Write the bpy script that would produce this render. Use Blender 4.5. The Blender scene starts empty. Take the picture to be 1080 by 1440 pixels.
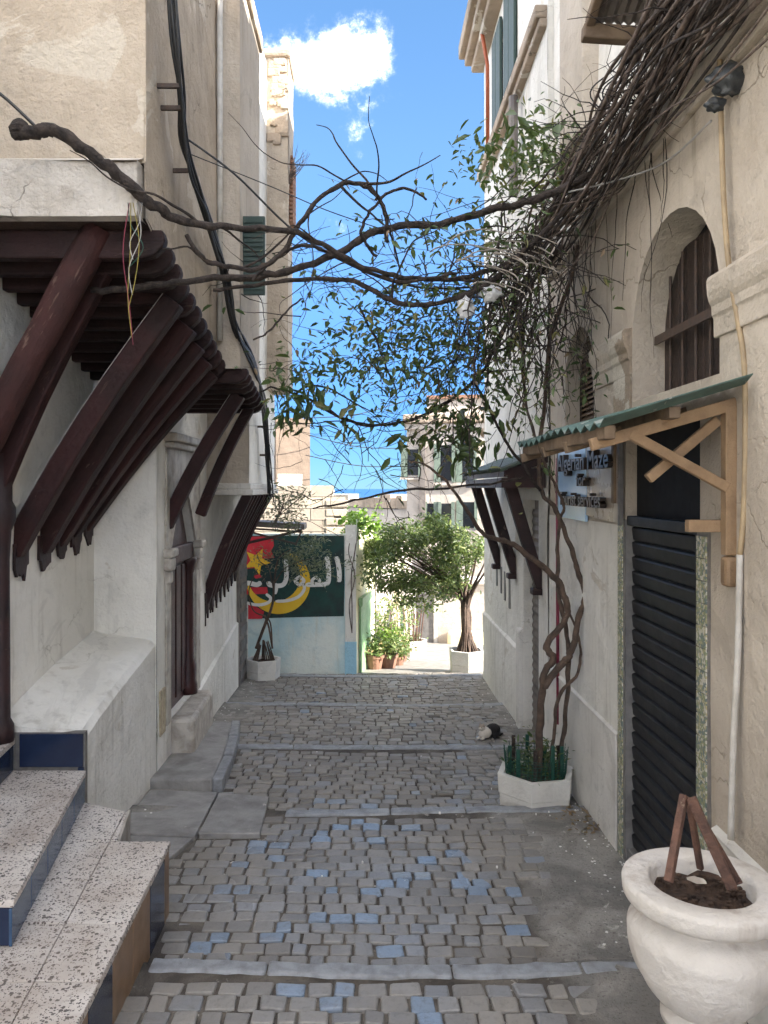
import bpy, math, random
import numpy as np
from mathutils import Vector, Matrix, noise as mnoise

random.seed(7)
rng = np.random.default_rng(7)
S = bpy.context.scene
COL = S.collection
R = math.radians

# ------------------------------------------------------------------ camera, sky, sun, exposure
CZ = 2.1                                   # eye height above the paving at the camera's feet
cam_d = bpy.data.cameras.new('camera')
cam = bpy.data.objects.new('camera', cam_d)
COL.objects.link(cam)
cam.location = (0, 0, CZ)
cam.rotation_euler = (R(90), 0, 0)
cam_d.sensor_fit = 'VERTICAL'
cam_d.sensor_height = 24.0
cam_d.lens = 24.0 * 1080 / 1440
cam_d.shift_x = 21 / 1440
cam_d.shift_y = -34 / 1440
cam_d.clip_start = 0.05
cam_d.clip_end = 90000
S.camera = cam

SUN_EL, SUN_AZ = R(31), R(115)             # azimuth clockwise from +Y
w = bpy.data.worlds.new('World')
S.world = w
w.use_nodes = True
nt = w.node_tree
nt.nodes.clear()


def wn(t, **k):
    n = nt.nodes.new(t)
    for a, b in k.items():
        setattr(n, a, b)
    return n


def wmath(op, a, b=None, c=None):
    n = wn('ShaderNodeMath', operation=op)
    for i, v in enumerate((a, b, c)):
        if v is None:
            continue
        if isinstance(v, (int, float)):
            n.inputs[i].default_value = v
        else:
            nt.links.new(v, n.inputs[i])
    return n.outputs[0]


sky = wn('ShaderNodeTexSky', sky_type='NISHITA')
sky.sun_disc = False
sky.sun_elevation = SUN_EL
sky.sun_rotation = SUN_AZ
sky.air_density = 0.75
sky.dust_density = 0.0
sky.ozone_density = 3.5
sky.altitude = 100
bg1 = wn('ShaderNodeBackground')
bg1.inputs['Strength'].default_value = 0.064
gm = wn('ShaderNodeGamma')
gm.inputs['Gamma'].default_value = 0.72
nt.links.new(sky.outputs[0], gm.inputs['Color'])
hsv = wn('ShaderNodeHueSaturation')
hsv.inputs['Saturation'].default_value = 1.25
nt.links.new(gm.outputs[0], hsv.inputs['Color'])
tcs = wn('ShaderNodeTexCoord')
sps = wn('ShaderNodeSeparateXYZ')
nt.links.new(tcs.outputs['Generated'], sps.inputs[0])
el = wn('ShaderNodeMapRange', interpolation_type='SMOOTHSTEP')   # deeper tone towards the sea horizon, all the way round
nt.links.new(sps.outputs[2], el.inputs[0])
el.inputs[1].default_value = -0.02
el.inputs[2].default_value = 0.42
el.inputs[3].default_value = 0.40
el.inputs[4].default_value = 1.0
nt.links.new(el.outputs[0], hsv.inputs['Value'])
tint = wn('ShaderNodeMix', data_type='RGBA', blend_type='MULTIPLY')   # sea air: the low sky stays cyan
tint.inputs[0].default_value = 1.0
tcol = wn('ShaderNodeMix', data_type='RGBA')
nt.links.new(el.outputs[0], tcol.inputs[0])
tcol.inputs[6].default_value = (0.20, 0.92, 1.9, 1)
tcol.inputs[7].default_value = (1.0, 1.0, 1.0, 1)
nt.links.new(hsv.outputs[0], tint.inputs[6])
nt.links.new(tcol.outputs[2], tint.inputs[7])
nt.links.new(tint.outputs[2], bg1.inputs['Color'])
tc = wn('ShaderNodeTexCoord')
sep = wn('ShaderNodeSeparateXYZ')
nt.links.new(tc.outputs['Generated'], sep.inputs[0])
X, Y_, Z_ = sep.outputs
# bright broken cloud outside the view, added to fill the shaded lane
zz = wmath('ADD', wmath('MAXIMUM', Z_, 0.0), 0.22)
comb = wn('ShaderNodeCombineXYZ')
nt.links.new(wmath('DIVIDE', X, zz), comb.inputs[0])
nt.links.new(wmath('DIVIDE', Y_, zz), comb.inputs[1])
comb.inputs[2].default_value = 3.3
nz = wn('ShaderNodeTexNoise')
nz.inputs['Scale'].default_value = 1.35
nz.inputs['Detail'].default_value = 9
nz.inputs['Roughness'].default_value = 0.58
nz.inputs['Distortion'].default_value = 0.25
nt.links.new(comb.outputs[0], nz.inputs['Vector'])
gen = wmath('SUBTRACT', nz.outputs[0], 0.47)
# the bank of cloud over the end of the lane
u = wmath('DIVIDE', X, wmath('MAXIMUM', Y_, 0.05))
v = wmath('DIVIDE', Z_, wmath('MAXIMUM', Y_, 0.05))


def blob(cu, cv, ru, rv, k):
    a = wmath('POWER', wmath('ABSOLUTE', wmath('DIVIDE', wmath('SUBTRACT', u, cu), ru)), 2)
    b = wmath('POWER', wmath('ABSOLUTE', wmath('DIVIDE', wmath('SUBTRACT', v, cv), rv)), 2)
    return wmath('MULTIPLY', wmath('SUBTRACT', 1.0, wmath('ADD', a, b)), k)


nz2 = wn('ShaderNodeTexNoise')
nz2.inputs['Scale'].default_value = 9
nz2.inputs['Detail'].default_value = 8
nz2.inputs['Roughness'].default_value = 0.68
nt.links.new(tc.outputs['Generated'], nz2.inputs['Vector'])
fine = wmath('MULTIPLY', wmath('SUBTRACT', nz2.outputs[0], 0.5), 1.7)
bl = wmath('MAXIMUM', blob(-0.045, 0.550, 0.120, 0.050, 0.13), blob(-0.025, 0.447, 0.026, 0.022, 0.03))
bl = wmath('MAXIMUM', bl, blob(-0.10, 0.335, 0.07, 0.022, 0.10))
bl = wmath('MAXIMUM', bl, -0.28)
bl = wmath('ADD', bl, fine)
front = wmath('MULTIPLY', wmath('GREATER_THAN', Y_, 0.6), wmath('LESS_THAN', wmath('ABSOLUTE', u), 0.5))
dens = wmath('ADD', wmath('MULTIPLY', bl, front), wmath('MULTIPLY', gen, wmath('SUBTRACT', 1.0, front)))
mr = wn('ShaderNodeMapRange', interpolation_type='SMOOTHSTEP')
nt.links.new(dens, mr.inputs[0])
mr.inputs[1].default_value = -0.06
mr.inputs[2].default_value = 0.50
mr.inputs[3].default_value = 0.0
mr.inputs[4].default_value = 0.95
bg2 = wn('ShaderNodeBackground')
bg2.inputs['Color'].default_value = (1.0, 0.945, 0.87, 1)
bg2.inputs['Strength'].default_value = 3.0
mixw = wn('ShaderNodeMixShader')
nt.links.new(wmath('POWER', mr.outputs[0], wmath('ADD', 1.0, wmath('MULTIPLY', front, 1.4))), mixw.inputs[0])  # cloud thinned in front only, full strength elsewhere as fill light
nt.links.new(bg1.outputs[0], mixw.inputs[1])
nt.links.new(bg2.outputs[0], mixw.inputs[2])
out = wn('ShaderNodeOutputWorld')
nt.links.new(mixw.outputs[0], out.inputs[0])

sun_d = bpy.data.lights.new('sun', 'SUN')
sun_d.energy = 2.3
sun_d.angle = R(0.53)
sun_d.color = (1.0, 0.94, 0.85)
sun = bpy.data.objects.new('sun', sun_d)
COL.objects.link(sun)
sdir = Vector((math.sin(SUN_AZ) * math.cos(SUN_EL), math.cos(SUN_AZ) * math.cos(SUN_EL), math.sin(SUN_EL)))
sun.location = sdir * 60
sun.rotation_euler = sdir.to_track_quat('Z', 'Y').to_euler()

S.view_settings.view_transform = 'Standard'
S.view_settings.look = 'None'
S.view_settings.gamma = 1
S.view_settings.exposure = 3.02
S.view_settings.use_curve_mapping = False
S.render.engine = 'CYCLES'
S.cycles.use_denoising = True
w.cycles.sampling_method = 'MANUAL'
w.cycles.sample_map_resolution = 512
S.cycles.max_bounces = 7
S.cycles.use_adaptive_sampling = True
S.cycles.adaptive_threshold = 0.03
S.cycles.diffuse_bounces = 5
S.cycles.glossy_bounces = 3
S.cycles.transparent_max_bounces = 12
S.cycles.sample_clamp_indirect = 8


# ------------------------------------------------------------------ helpers
def P(px, py, Y):
    """a spot seen at photo pixel (px, py), standing Y metres down the lane"""
    return Vector(((px - 519) / 1080 * Y, Y, CZ - (py - 686) / 1080 * Y))


ROOT = {}


def root_loc(o):
    return ROOT.get(o.name, Vector((0, 0, 0))) if o is not None else Vector((0, 0, 0))


def thing(name, label, cat, loc=(0, 0, 0), group=None, kind=None):
    o = bpy.data.objects.new(name, None)
    COL.objects.link(o)
    o.empty_display_size = 0.1
    o.location = loc
    o['label'] = label
    o['category'] = cat
    if group:
        o['group'] = group
    if kind:
        o['kind'] = kind
    ROOT[o.name] = Vector(loc)
    return o


def tag(o, label, cat, group=None):
    o['label'] = label
    o['category'] = cat
    if group:
        o['group'] = group
    return o


class MB:
    def __init__(self):
        self.v = []
        self.f = []

    def add(self, vs, fs):
        n = len(self.v)
        self.v += [tuple(p) for p in vs]
        self.f += [tuple(i + n for i in f) for f in fs]
        return self

    def box(self, x0, x1, y0, y1, z0, z1):
        return self.add([(x0, y0, z0), (x1, y0, z0), (x1, y1, z0), (x0, y1, z0),
                         (x0, y0, z1), (x1, y0, z1), (x1, y1, z1), (x0, y1, z1)],
                        [(3, 2, 1, 0), (4, 5, 6, 7), (0, 1, 5, 4), (1, 2, 6, 5), (2, 3, 7, 6), (3, 0, 4, 7)])

    def quad(self, a, b, c, d):
        return self.add([a, b, c, d], [(0, 1, 2, 3)])

    def prism(self, pts, z0, z1):
        """vertical prism over an xy polygon (counter-clockwise)"""
        n = len(pts)
        z0f = z0 if callable(z0) else (lambda p: z0)
        z1f = z1 if callable(z1) else (lambda p: z1)
        vs = [(p[0], p[1], z0f(p)) for p in pts] + [(p[0], p[1], z1f(p)) for p in pts]
        fs = [tuple(range(n - 1, -1, -1)), tuple(range(n, 2 * n))]
        fs += [(i, (i + 1) % n, n + (i + 1) % n, n + i) for i in range(n)]
        return self.add(vs, fs)

    def extrude(self, pts, d):
        """a 3D polygon pushed along vector d"""
        n = len(pts)
        d = Vector(d)
        vs = [Vector(p) for p in pts] + [Vector(p) + d for p in pts]
        fs = [tuple(range(n - 1, -1, -1)), tuple(range(n, 2 * n))]
        fs += [(i, (i + 1) % n, n + (i + 1) % n, n + i) for i in range(n)]
        return self.add(vs, fs)

    def bar(self, p, q, w, h, up=(0, 0, 1)):
        p, q = Vector(p), Vector(q)
        d = (q - p).normalized()
        s = d.cross(Vector(up))
        if s.length < 1e-4:
            s = d.cross(Vector((1, 0, 0)))
        s.normalize()
        t = s.cross(d)
        vs = []
        for c in (p, q):
            for a, b in ((-1, -1), (1, -1), (1, 1), (-1, 1)):
                vs.append(c + s * (a * w / 2) + t * (b * h / 2))
        return self.add(vs, [(3, 2, 1, 0), (4, 5, 6, 7), (0, 1, 5, 4), (1, 2, 6, 5), (2, 3, 7, 6), (3, 0, 4, 7)])

    def tube(self, pts, rad, n=8, jit=0.0):
        pts = [Vector(p) for p in pts]
        m = len(pts)
        if not hasattr(rad, '__len__'):
            rad = [rad] * m
        b = len(self.v)
        prev = None
        for i, p in enumerate(pts):
            d = (pts[min(i + 1, m - 1)] - pts[max(i - 1, 0)])
            if d.length < 1e-7:
                d = Vector((0, 0, 1))
            d.normalize()
            if prev is None:
                s = d.cross(Vector((0, 0, 1)) if abs(d.z) < 0.9 else Vector((1, 0, 0)))
            else:
                s = prev - d * prev.dot(d)
                if s.length < 1e-5:
                    s = d.cross(Vector((0.3, 0.5, 0.8)))
            s.normalize()
            prev = s
            t = d.cross(s)
            for k in range(n):
                a = 2 * math.pi * k / n
                r = rad[i] * (1 + (random.uniform(-jit, jit) if jit else 0))
                self.v.append(tuple(p + s * (math.cos(a) * r) + t * (math.sin(a) * r)))
        for i in range(m - 1):
            for k in range(n):
                self.f.append((b + i * n + k, b + i * n + (k + 1) % n, b + (i + 1) * n + (k + 1) % n, b + (i + 1) * n + k))
        self.f.append(tuple(b + k for k in range(n - 1, -1, -1)))
        self.f.append(tuple(b + (m - 1) * n + k for k in range(n)))
        return self

    def lathe(self, prof, c, n=32, a0=0.0, fn=None):
        b = len(self.v)
        for (r, z) in prof:
            for k in range(n):
                a = a0 + 2 * math.pi * k / n
                rr = r if fn is None else fn(r, z, a)
                self.v.append((c[0] + math.cos(a) * rr, c[1] + math.sin(a) * rr, c[2] + z))
        for i in range(len(prof) - 1):
            for k in range(n):
                self.f.append((b + i * n + k, b + i * n + (k + 1) % n, b + (i + 1) * n + (k + 1) % n, b + (i + 1) * n + k))
        self.f.append(tuple(b + k for k in range(n - 1, -1, -1)))
        self.f.append(tuple(b + (len(prof) - 1) * n + k for k in range(n)))
        return self

    def build(self, name, mat, parent=None, smooth=False, bevel=0, rootlike=None):
        L = root_loc(parent)
        me = bpy.data.meshes.new(name)
        me.from_pydata([(a - L.x, b - L.y, c - L.z) for a, b, c in self.v], [], self.f)
        me.materials.append(mat)
        if smooth:
            me.polygons.foreach_set('use_smooth', [True] * len(me.polygons))
        me.update()
        o = bpy.data.objects.new(name, me)
        COL.objects.link(o)
        if parent is not None:
            o.parent = parent
            ROOT[o.name] = L
        if bevel:
            m = o.modifiers.new('bevel', 'BEVEL')
            m.width = bevel
            m.segments = 2
            m.limit_method = 'ANGLE'
        return o


def np_mesh(name, verts, faces, mat, parent=None, smooth=False):
    """verts (n,3) array, faces (m,k) array of one polygon size"""
    L = root_loc(parent)
    me = bpy.data.meshes.new(name)
    verts = np.asarray(verts, dtype=np.float32) - np.array(L, dtype=np.float32)
    faces = np.asarray(faces, dtype=np.int32)
    me.vertices.add(len(verts))
    me.vertices.foreach_set('co', verts.ravel())
    m, k = faces.shape
    me.loops.add(m * k)
    me.loops.foreach_set('vertex_index', faces.ravel())
    me.polygons.add(m)
    me.polygons.foreach_set('loop_start', np.arange(0, m * k, k, dtype=np.int32))
    if smooth:
        me.polygons.foreach_set('use_smooth', np.ones(m, dtype=bool))
    me.materials.append(mat)
    me.update(calc_edges=True)
    me.validate()
    o = bpy.data.objects.new(name, me)
    COL.objects.link(o)
    if parent is not None:
        o.parent = parent
        ROOT[o.name] = L
    return o


def leaves(name, pts, size, mat, parent, droop=0.5, wid=0.36, updir=0.3, kind='stuff'):
    """many small folded leaf blades at the given points"""
    pts = np.asarray(pts, dtype=np.float64)
    n = len(pts)
    d = rng.normal(size=(n, 3))
    d[:, 2] = d[:, 2] * 0.6 - droop
    d /= np.linalg.norm(d, axis=1, keepdims=True)
    up = rng.normal(size=(n, 3)) * 0.6
    up[:, 2] += updir + 0.6
    s = np.cross(d, up)
    s /= np.linalg.norm(s, axis=1, keepdims=True) + 1e-9
    nn = np.cross(s, d)
    L = (size * rng.uniform(0.45, 1.4, n))[:, None]
    W = L * wid * rng.uniform(0.75, 1.2, n)[:, None] * 0.5
    fold = W * 0.45
    base = pts
    tip = pts + d * L - nn * L * 0.08
    l1 = pts + d * L * 0.3 + s * W + nn * fold
    l2 = pts + d * L * 0.68 + s * W * 0.8 + nn * fold * 0.8
    r1 = pts + d * L * 0.3 - s * W + nn * fold
    r2 = pts + d * L * 0.68 - s * W * 0.8 + nn * fold * 0.8
    V = np.stack([base, l1, l2, tip, r2, r1], axis=1).reshape(-1, 3)
    i = np.arange(n)[:, None] * 6
    F = np.concatenate([i + np.array([[0, 1, 2, 3]]), i + np.array([[0, 3, 4, 5]])], axis=0)
    o = np_mesh(name, V, F, mat, parent)
    if kind:
        o['kind'] = kind
    return o


def copy_tree(o, parent=None):
    c = o.copy()
    COL.objects.link(c)
    c.parent = parent
    for ch in list(o.children):
        copy_tree(ch, c)
    return c


def smooth_path(pts, sub=6):
    """Catmull-Rom through the points; each may carry a 4th number (a radius)"""
    P_ = [np.array(p, dtype=float) for p in pts]
    outp = []
    for i in range(len(P_) - 1):
        p0, p1, p2, p3 = P_[max(i - 1, 0)], P_[i], P_[i + 1], P_[min(i + 2, len(P_) - 1)]
        for k in range(sub):
            t = k / sub
            outp.append(0.5 * ((2 * p1) + (-p0 + p2) * t + (2 * p0 - 5 * p1 + 4 * p2 - p3) * t * t + (-p0 + 3 * p1 - 3 * p2 + p3) * t ** 3))
    outp.append(P_[-1])
    return outp


def nz3(x, y, z, s=1.0):
    return mnoise.noise(Vector((x * s, y * s, z * s)))


# ------------------------------------------------------------------ materials
class NT:
    def __init__(self, name):
        self.m = bpy.data.materials.new(name)
        self.m.use_nodes = True
        self.t = self.m.node_tree
        self.b = self.t.nodes['Principled BSDF']
        g = self.t.nodes.new('ShaderNodeNewGeometry')
        self.geo = g
        self.pos = g.outputs['Position']

    def n(self, t, **k):
        x = self.t.nodes.new(t)
        for a, b in k.items():
            setattr(x, a, b)
        return x

    def link(self, a, b):
        self.t.links.new(a, b)

    def math(self, op, a, b=None, c=None):
        n = self.n('ShaderNodeMath', operation=op)
        for i, v_ in enumerate((a, b, c)):
            if v_ is None:
                continue
            if isinstance(v_, (int, float)):
                n.inputs[i].default_value = v_
            else:
                self.link(v_, n.inputs[i])
        return n.outputs[0]

    def noise(self, scale, detail=4, rough=0.55, dist=0.0, vec=None, sc=None):
        n = self.n('ShaderNodeTexNoise')
        n.inputs['Scale'].default_value = scale
        n.inputs['Detail'].default_value = detail
        n.inputs['Roughness'].default_value = rough
        n.inputs['Distortion'].default_value = dist
        vv = vec or self.pos
        if sc:
            mp = self.n('ShaderNodeMapping')
            mp.inputs['Scale'].default_value = sc
            self.link(vv, mp.inputs[0])
            vv = mp.outputs[0]
        self.link(vv, n.inputs['Vector'])
        return n.outputs[0]

    def ramp(self, f, a, b, lo=0.0, hi=1.0):
        n = self.n('ShaderNodeMapRange', interpolation_type='SMOOTHSTEP')
        self.link(f, n.inputs[0])
        n.inputs[1].default_value = a
        n.inputs[2].default_value = b
        n.inputs[3].default_value = lo
        n.inputs[4].default_value = hi
        return n.outputs[0]

    def mix(self, f, a, b):
        n = self.n('ShaderNodeMix', data_type='RGBA')
        for s, v_ in ((n.inputs[0], f), (n.inputs[6], a), (n.inputs[7], b)):
            if isinstance(v_, (int, float)):
                s.default_value = v_
            elif isinstance(v_, tuple):
                s.default_value = (*v_[:3], 1)
            else:
                self.link(v_, s)
        return n.outputs[2]

    def bump(self, h, strength=0.3, dist=0.02):
        n = self.n('ShaderNodeBump')
        n.inputs['Strength'].default_value = strength
        n.inputs['Distance'].default_value = dist
        self.link(h, n.inputs['Height'])
        self.link(n.outputs[0], self.b.inputs['Normal'])

    def done(self, col=None, rough=0.7, metal=0.0, spec=None):
        for key, v_ in (('Base Color', col), ('Roughness', rough), ('Metallic', metal)):
            if v_ is None:
                continue
            s = self.b.inputs[key]
            if isinstance(v_, (int, float)):
                s.default_value = v_
            elif isinstance(v_, tuple):
                s.default_value = (*v_[:3], 1)
            else:
                self.link(v_, s)
        if spec is not None:
            self.b.inputs['Specular IOR Level'].default_value = spec
        return self.m


def plaster(name, c1, c2, stain=(0.20, 0.16, 0.11), st=0.35, crack=0.5, bump=0.5, peel=None, peel_t=0.66):
    t = NT(name)
    big = t.noise(0.9, 5, 0.6, 0.3)
    col = t.mix(t.ramp(big, 0.35, 0.68), c1, c2)
    med = t.noise(7, 4, 0.65, 0.6)
    col = t.mix(t.math('MULTIPLY', t.ramp(med, 0.5, 0.78), 0.35), col, tuple(c * 0.68 for c in c2))
    rep_ = t.ramp(t.noise(0.7, 6, 0.6, 1.2), 0.575, 0.595)
    col = t.mix(t.math('MULTIPLY', rep_, 0.30), col, tuple(c * 0.72 for c in c2))
    # rain streaks
    sk = t.noise(1.0, 6, 0.62, 0.2, sc=(9, 9, 0.7))
    patch = t.noise(0.6, 3, 0.5)
    f = t.math('MULTIPLY', t.ramp(sk, 0.5, 0.75), t.ramp(patch, 0.42, 0.62))
    col = t.mix(t.math('MULTIPLY', f, st), col, stain)
    if peel:
        pn = t.noise(1.7, 6, 0.62, 0.8)
        pf = t.ramp(pn, peel_t, peel_t + 0.03)
        col = t.mix(pf, col, peel)
    # hairline cracks
    vec = t.n('ShaderNodeVectorMath', operation='ADD')
    nv = t.n('ShaderNodeTexNoise')
    nv.inputs['Scale'].default_value = 3
    nv.inputs['Detail'].default_value = 5
    t.link(t.pos, nv.inputs['Vector'])
    sc_ = t.n('ShaderNodeVectorMath', operation='SCALE')
    sc_.inputs['Scale'].default_value = 0.5
    t.link(nv.outputs['Color'], sc_.inputs[0])
    t.link(t.pos, vec.inputs[0])
    t.link(sc_.outputs[0], vec.inputs[1])
    vo = t.n('ShaderNodeTexVoronoi', feature='DISTANCE_TO_EDGE')
    vo.inputs['Scale'].default_value = 1.6
    t.link(vec.outputs[0], vo.inputs['Vector'])
    cm = t.ramp(vo.outputs[0], 0.0, 0.010, 1.0, 0.0)
    cm = t.math('MULTIPLY', cm, t.ramp(t.noise(1.3, 3), 0.5, 0.6))
    col = t.mix(t.math('MULTIPLY', cm, crack), col, stain)
    sp = t.noise(55, 3, 0.7)
    col = t.mix(t.math('MULTIPLY', t.ramp(sp, 0.62, 0.75), 0.22), col, tuple(c * 0.5 for c in c1))
    h = t.math('ADD', t.math('MULTIPLY', t.noise(5, 4, 0.6), 1.0), t.math('MULTIPLY', t.noise(38, 4, 0.7), 0.28))
    h = t.math('SUBTRACT', h, t.math('MULTIPLY', cm, 0.4 * crack))
    t.bump(h, bump, 0.05)
    return t.done(col, 0.88, spec=0.25)


def simple(name, c1, c2=None, scale=8, rough=0.6, bump=0.15, bscale=None, metal=0.0, sc=None, chips=None, chip_t=0.66, spec=None, detail=6):
    t = NT(name)
    c2 = c2 or tuple(c * 0.7 for c in c1)
    nf = t.noise(scale, detail, 0.6, 0.3, sc=sc)
    col = t.mix(t.ramp(nf, 0.32, 0.7), c1, c2)
    rr = t.math('ADD', t.math('MULTIPLY', t.noise(scale * 2, 4), 0.25), rough - 0.12)
    h = t.noise(bscale or scale * 3, 5, 0.65, sc=sc)
    if chips:
        cf = t.ramp(t.noise(scale * 1.7, 8, 0.66, 0.6), chip_t, chip_t + 0.03)
        col = t.mix(cf, col, chips)
        h = t.math('SUBTRACT', h, t.math('MULTIPLY', cf, 0.4))
    if bump:
        t.bump(h, bump, 0.02)
    return t.done(col, rr, metal, spec)


M = {}
M['plaster_beige'] = plaster('plaster_beige', (0.54, 0.455, 0.36), (0.42, 0.345, 0.265), st=0.45, crack=0.6, bump=0.9, peel=(0.57, 0.50, 0.41), peel_t=0.60)
M['plaster_white'] = plaster('plaster_white', (0.82, 0.79, 0.73), (0.71, 0.68, 0.61), stain=(0.30, 0.26, 0.20), st=0.5, crack=0.4, bump=0.65, peel=(0.62, 0.57, 0.49), peel_t=0.64)
M['plaster_cream'] = plaster('plaster_cream', (0.57, 0.50, 0.415), (0.46, 0.395, 0.32), stain=(0.25, 0.20, 0.14), st=0.6, crack=0.5, bump=0.7, peel=(0.50, 0.45, 0.38), peel_t=0.66)
M['plaster_grey'] = plaster('plaster_grey', (0.74, 0.71, 0.66), (0.58, 0.55, 0.50), stain=(0.26, 0.23, 0.19), st=0.4, crack=0.35, peel=(0.52, 0.46, 0.38), peel_t=0.73)
M['plaster_bare'] = plaster('plaster_bare', (0.46, 0.36, 0.27), (0.30, 0.24, 0.18), stain=(0.10, 0.09, 0.07), st=0.7, crack=0.8, bump=0.9, peel=(0.55, 0.50, 0.42), peel_t=0.60)
M['plaster_band'] = plaster('plaster_band', (0.64, 0.59, 0.53), (0.42, 0.36, 0.30), stain=(0.15, 0.12, 0.09), st=0.7, crack=0.7, bump=1.0, peel=(0.36, 0.27, 0.20), peel_t=0.62)
M['plaster_mural'] = plaster('plaster_mural', (0.72, 0.76, 0.70), (0.36, 0.58, 0.64), stain=(0.55, 0.50, 0.36), st=0.5, crack=0.2)
M['plaster_yellow'] = plaster('plaster_yellow', (0.80, 0.76, 0.62), (0.78, 0.70, 0.42), st=0.25, crack=0.3)
M['plaster_blue'] = plaster('plaster_blue', (0.30, 0.52, 0.66), (0.36, 0.60, 0.70), st=0.2, crack=0.3)
M['plaster_far'] = plaster('plaster_far', (0.52, 0.46, 0.40), (0.43, 0.375, 0.32), st=0.4, crack=0.2)
M['brick_tan'] = plaster('brick_tan', (0.20, 0.15, 0.115), (0.155, 0.118, 0.09), st=0.4, crack=0.2)
M['maroon'] = simple('maroon_wood', (0.032, 0.0095, 0.009), (0.013, 0.0055, 0.0055), 5, 0.62, 0.35, 30, chips=(0.10, 0.06, 0.05), chip_t=0.66)



def timber(name, c1, c2, bare, rot=0.0, bare_t=0.62, rough=0.66):
    """old painted timber: grain runs along x after a turn of rot about y"""
    t = NT(name)
    m1 = t.n('ShaderNodeMapping')
    m1.inputs['Rotation'].default_value = (0, rot, 0)
    t.link(t.pos, m1.inputs[0])
    fib = t.noise(1.0, 6, 0.65, 0.4, vec=m1.outputs[0], sc=(1.6, 26, 26))
    big = t.noise(2.3, 5, 0.6, 0.4)
    col = t.mix(t.ramp(big, 0.35, 0.68), c1, c2)
    col = t.mix(t.math('MULTIPLY', t.ramp(fib, 0.50, 0.72), 0.55), col, tuple(c * 0.35 for c in c1))
    fl = t.math('MULTIPLY', t.ramp(t.noise(1.0, 7, 0.7, 0.5, vec=m1.outputs[0], sc=(3, 14, 14)), bare_t, bare_t + 0.04), t.ramp(t.noise(1.5, 3), 0.42, 0.6))
    col = t.mix(fl, col, bare)
    t.bump(t.math('SUBTRACT', t.math('SUBTRACT', t.noise(18, 3), fib), t.math('MULTIPLY', fl, 0.4)), 0.8, 0.016)
    return t.done(col, rough, spec=0.35)


M['maroon_strut'] = timber('maroon_strut', (0.036, 0.0098, 0.0095), (0.018, 0.0068, 0.0065), (0.115, 0.07, 0.056), R(52))
M['maroon_pole'] = timber('maroon_pole', (0.058, 0.019, 0.017), (0.028, 0.011, 0.010), (0.15, 0.09, 0.072), R(62), 0.58, 0.75)
M['maroon_joist'] = timber('maroon_joist', (0.028, 0.0090, 0.0088), (0.014, 0.006, 0.0058), (0.09, 0.06, 0.047), 0.0)
M['dark_wood'] = simple('dark_wood', (0.045, 0.026, 0.019), (0.020, 0.013, 0.010), 9, 0.7, 0.5, 40)
M['door_red'] = simple('door_red', (0.052, 0.013, 0.012), (0.028, 0.009, 0.009), 5, 0.42, 0.2, 30, chips=(0.17, 0.13, 0.11), chip_t=0.74)
M['marble'] = simple('marble_old', (0.50, 0.46, 0.40), (0.28, 0.24, 0.20), 7, 0.55, 0.35, 30)
M['timber'] = simple('new_timber', (0.33, 0.215, 0.12), (0.21, 0.13, 0.07), 6, 0.7, 0.4, 30, chips=(0.13, 0.09, 0.06), chip_t=0.66)
M['timber_dirty'] = simple('timber_dirty', (0.20, 0.14, 0.09), (0.12, 0.08, 0.05), 7, 0.75, 0.3)
M['shutter'] = simple('roller_shutter', (0.013, 0.013, 0.015), (0.022, 0.022, 0.024), 6, 0.5, 0.08, metal=0.0, chips=(0.06, 0.06, 0.06), chip_t=0.78, spec=0.3)
M['black_void'] = simple('dark_interior', (0.006, 0.006, 0.008), None, 6, 0.8, 0)
M['green_sheet'] = simple('green_sheet', (0.085, 0.15, 0.13), (0.05, 0.085, 0.075), 5, 0.6, 0.15, chips=(0.26, 0.28, 0.25), chip_t=0.58)
M['green_tile'] = simple('green_tile', (0.030, 0.060, 0.032), (0.05, 0.055, 0.04), 10, 0.5, 0.3)
M['zinc'] = simple('old_zinc', (0.22, 0.19, 0.165), (0.13, 0.11, 0.10), 5, 0.55, 0.15, metal=0.2)
M['rust'] = simple('rusty_iron', (0.055, 0.040, 0.034), (0.09, 0.055, 0.038), 20, 0.7, 0.3)
M['grey_metal'] = simple('grey_metal', (0.20, 0.19, 0.18), (0.12, 0.115, 0.11), 9, 0.55, 0.15)
M['faience'] = None
M['navy_tile'] = simple('navy_tile', (0.012, 0.020, 0.048), (0.018, 0.030, 0.065), 4, 0.16, 0.05)
M['navy_tile_sheen'] = simple('navy_tile_sheen', (0.040, 0.085, 0.16), (0.025, 0.055, 0.11), 4, 0.18, 0.05)  # navy tile with its light blue sky reflection put into the colour
M['tan_tile'] = simple('tan_tile', (0.27, 0.165, 0.095), (0.20, 0.13, 0.08), 6, 0.42, 0.1)
M['grout'] = simple('grout', (0.20, 0.185, 0.165), (0.12, 0.11, 0.10), 14, 0.85, 0.3)
M['granite'] = simple('granite_kerb', (0.29, 0.30, 0.315), (0.18, 0.18, 0.185), 12, 0.42, 0.3, 50)
M['flag'] = simple('flagstone', (0.32, 0.305, 0.29), (0.18, 0.17, 0.16), 4, 0.62, 0.6, 30, chips=(0.46, 0.43, 0.39), chip_t=0.66)
M['vine'] = simple('vine_bark', (0.062, 0.045, 0.037), (0.016, 0.012, 0.010), 22, 0.9, 1.0, 55, sc=(1, 1, 1))
M['vine_dry'] = simple('dry_vine', (0.20, 0.15, 0.122), (0.075, 0.055, 0.045), 12, 0.85, 0.7, 60)
M['vine_pale'] = simple('pale_tendril', (0.42, 0.37, 0.31), (0.25, 0.21, 0.17), 20, 0.7, 0.2)
M['trunk'] = simple('tree_bark', (0.13, 0.085, 0.06), (0.06, 0.042, 0.032), 12, 0.85, 0.8, 60)
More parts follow.
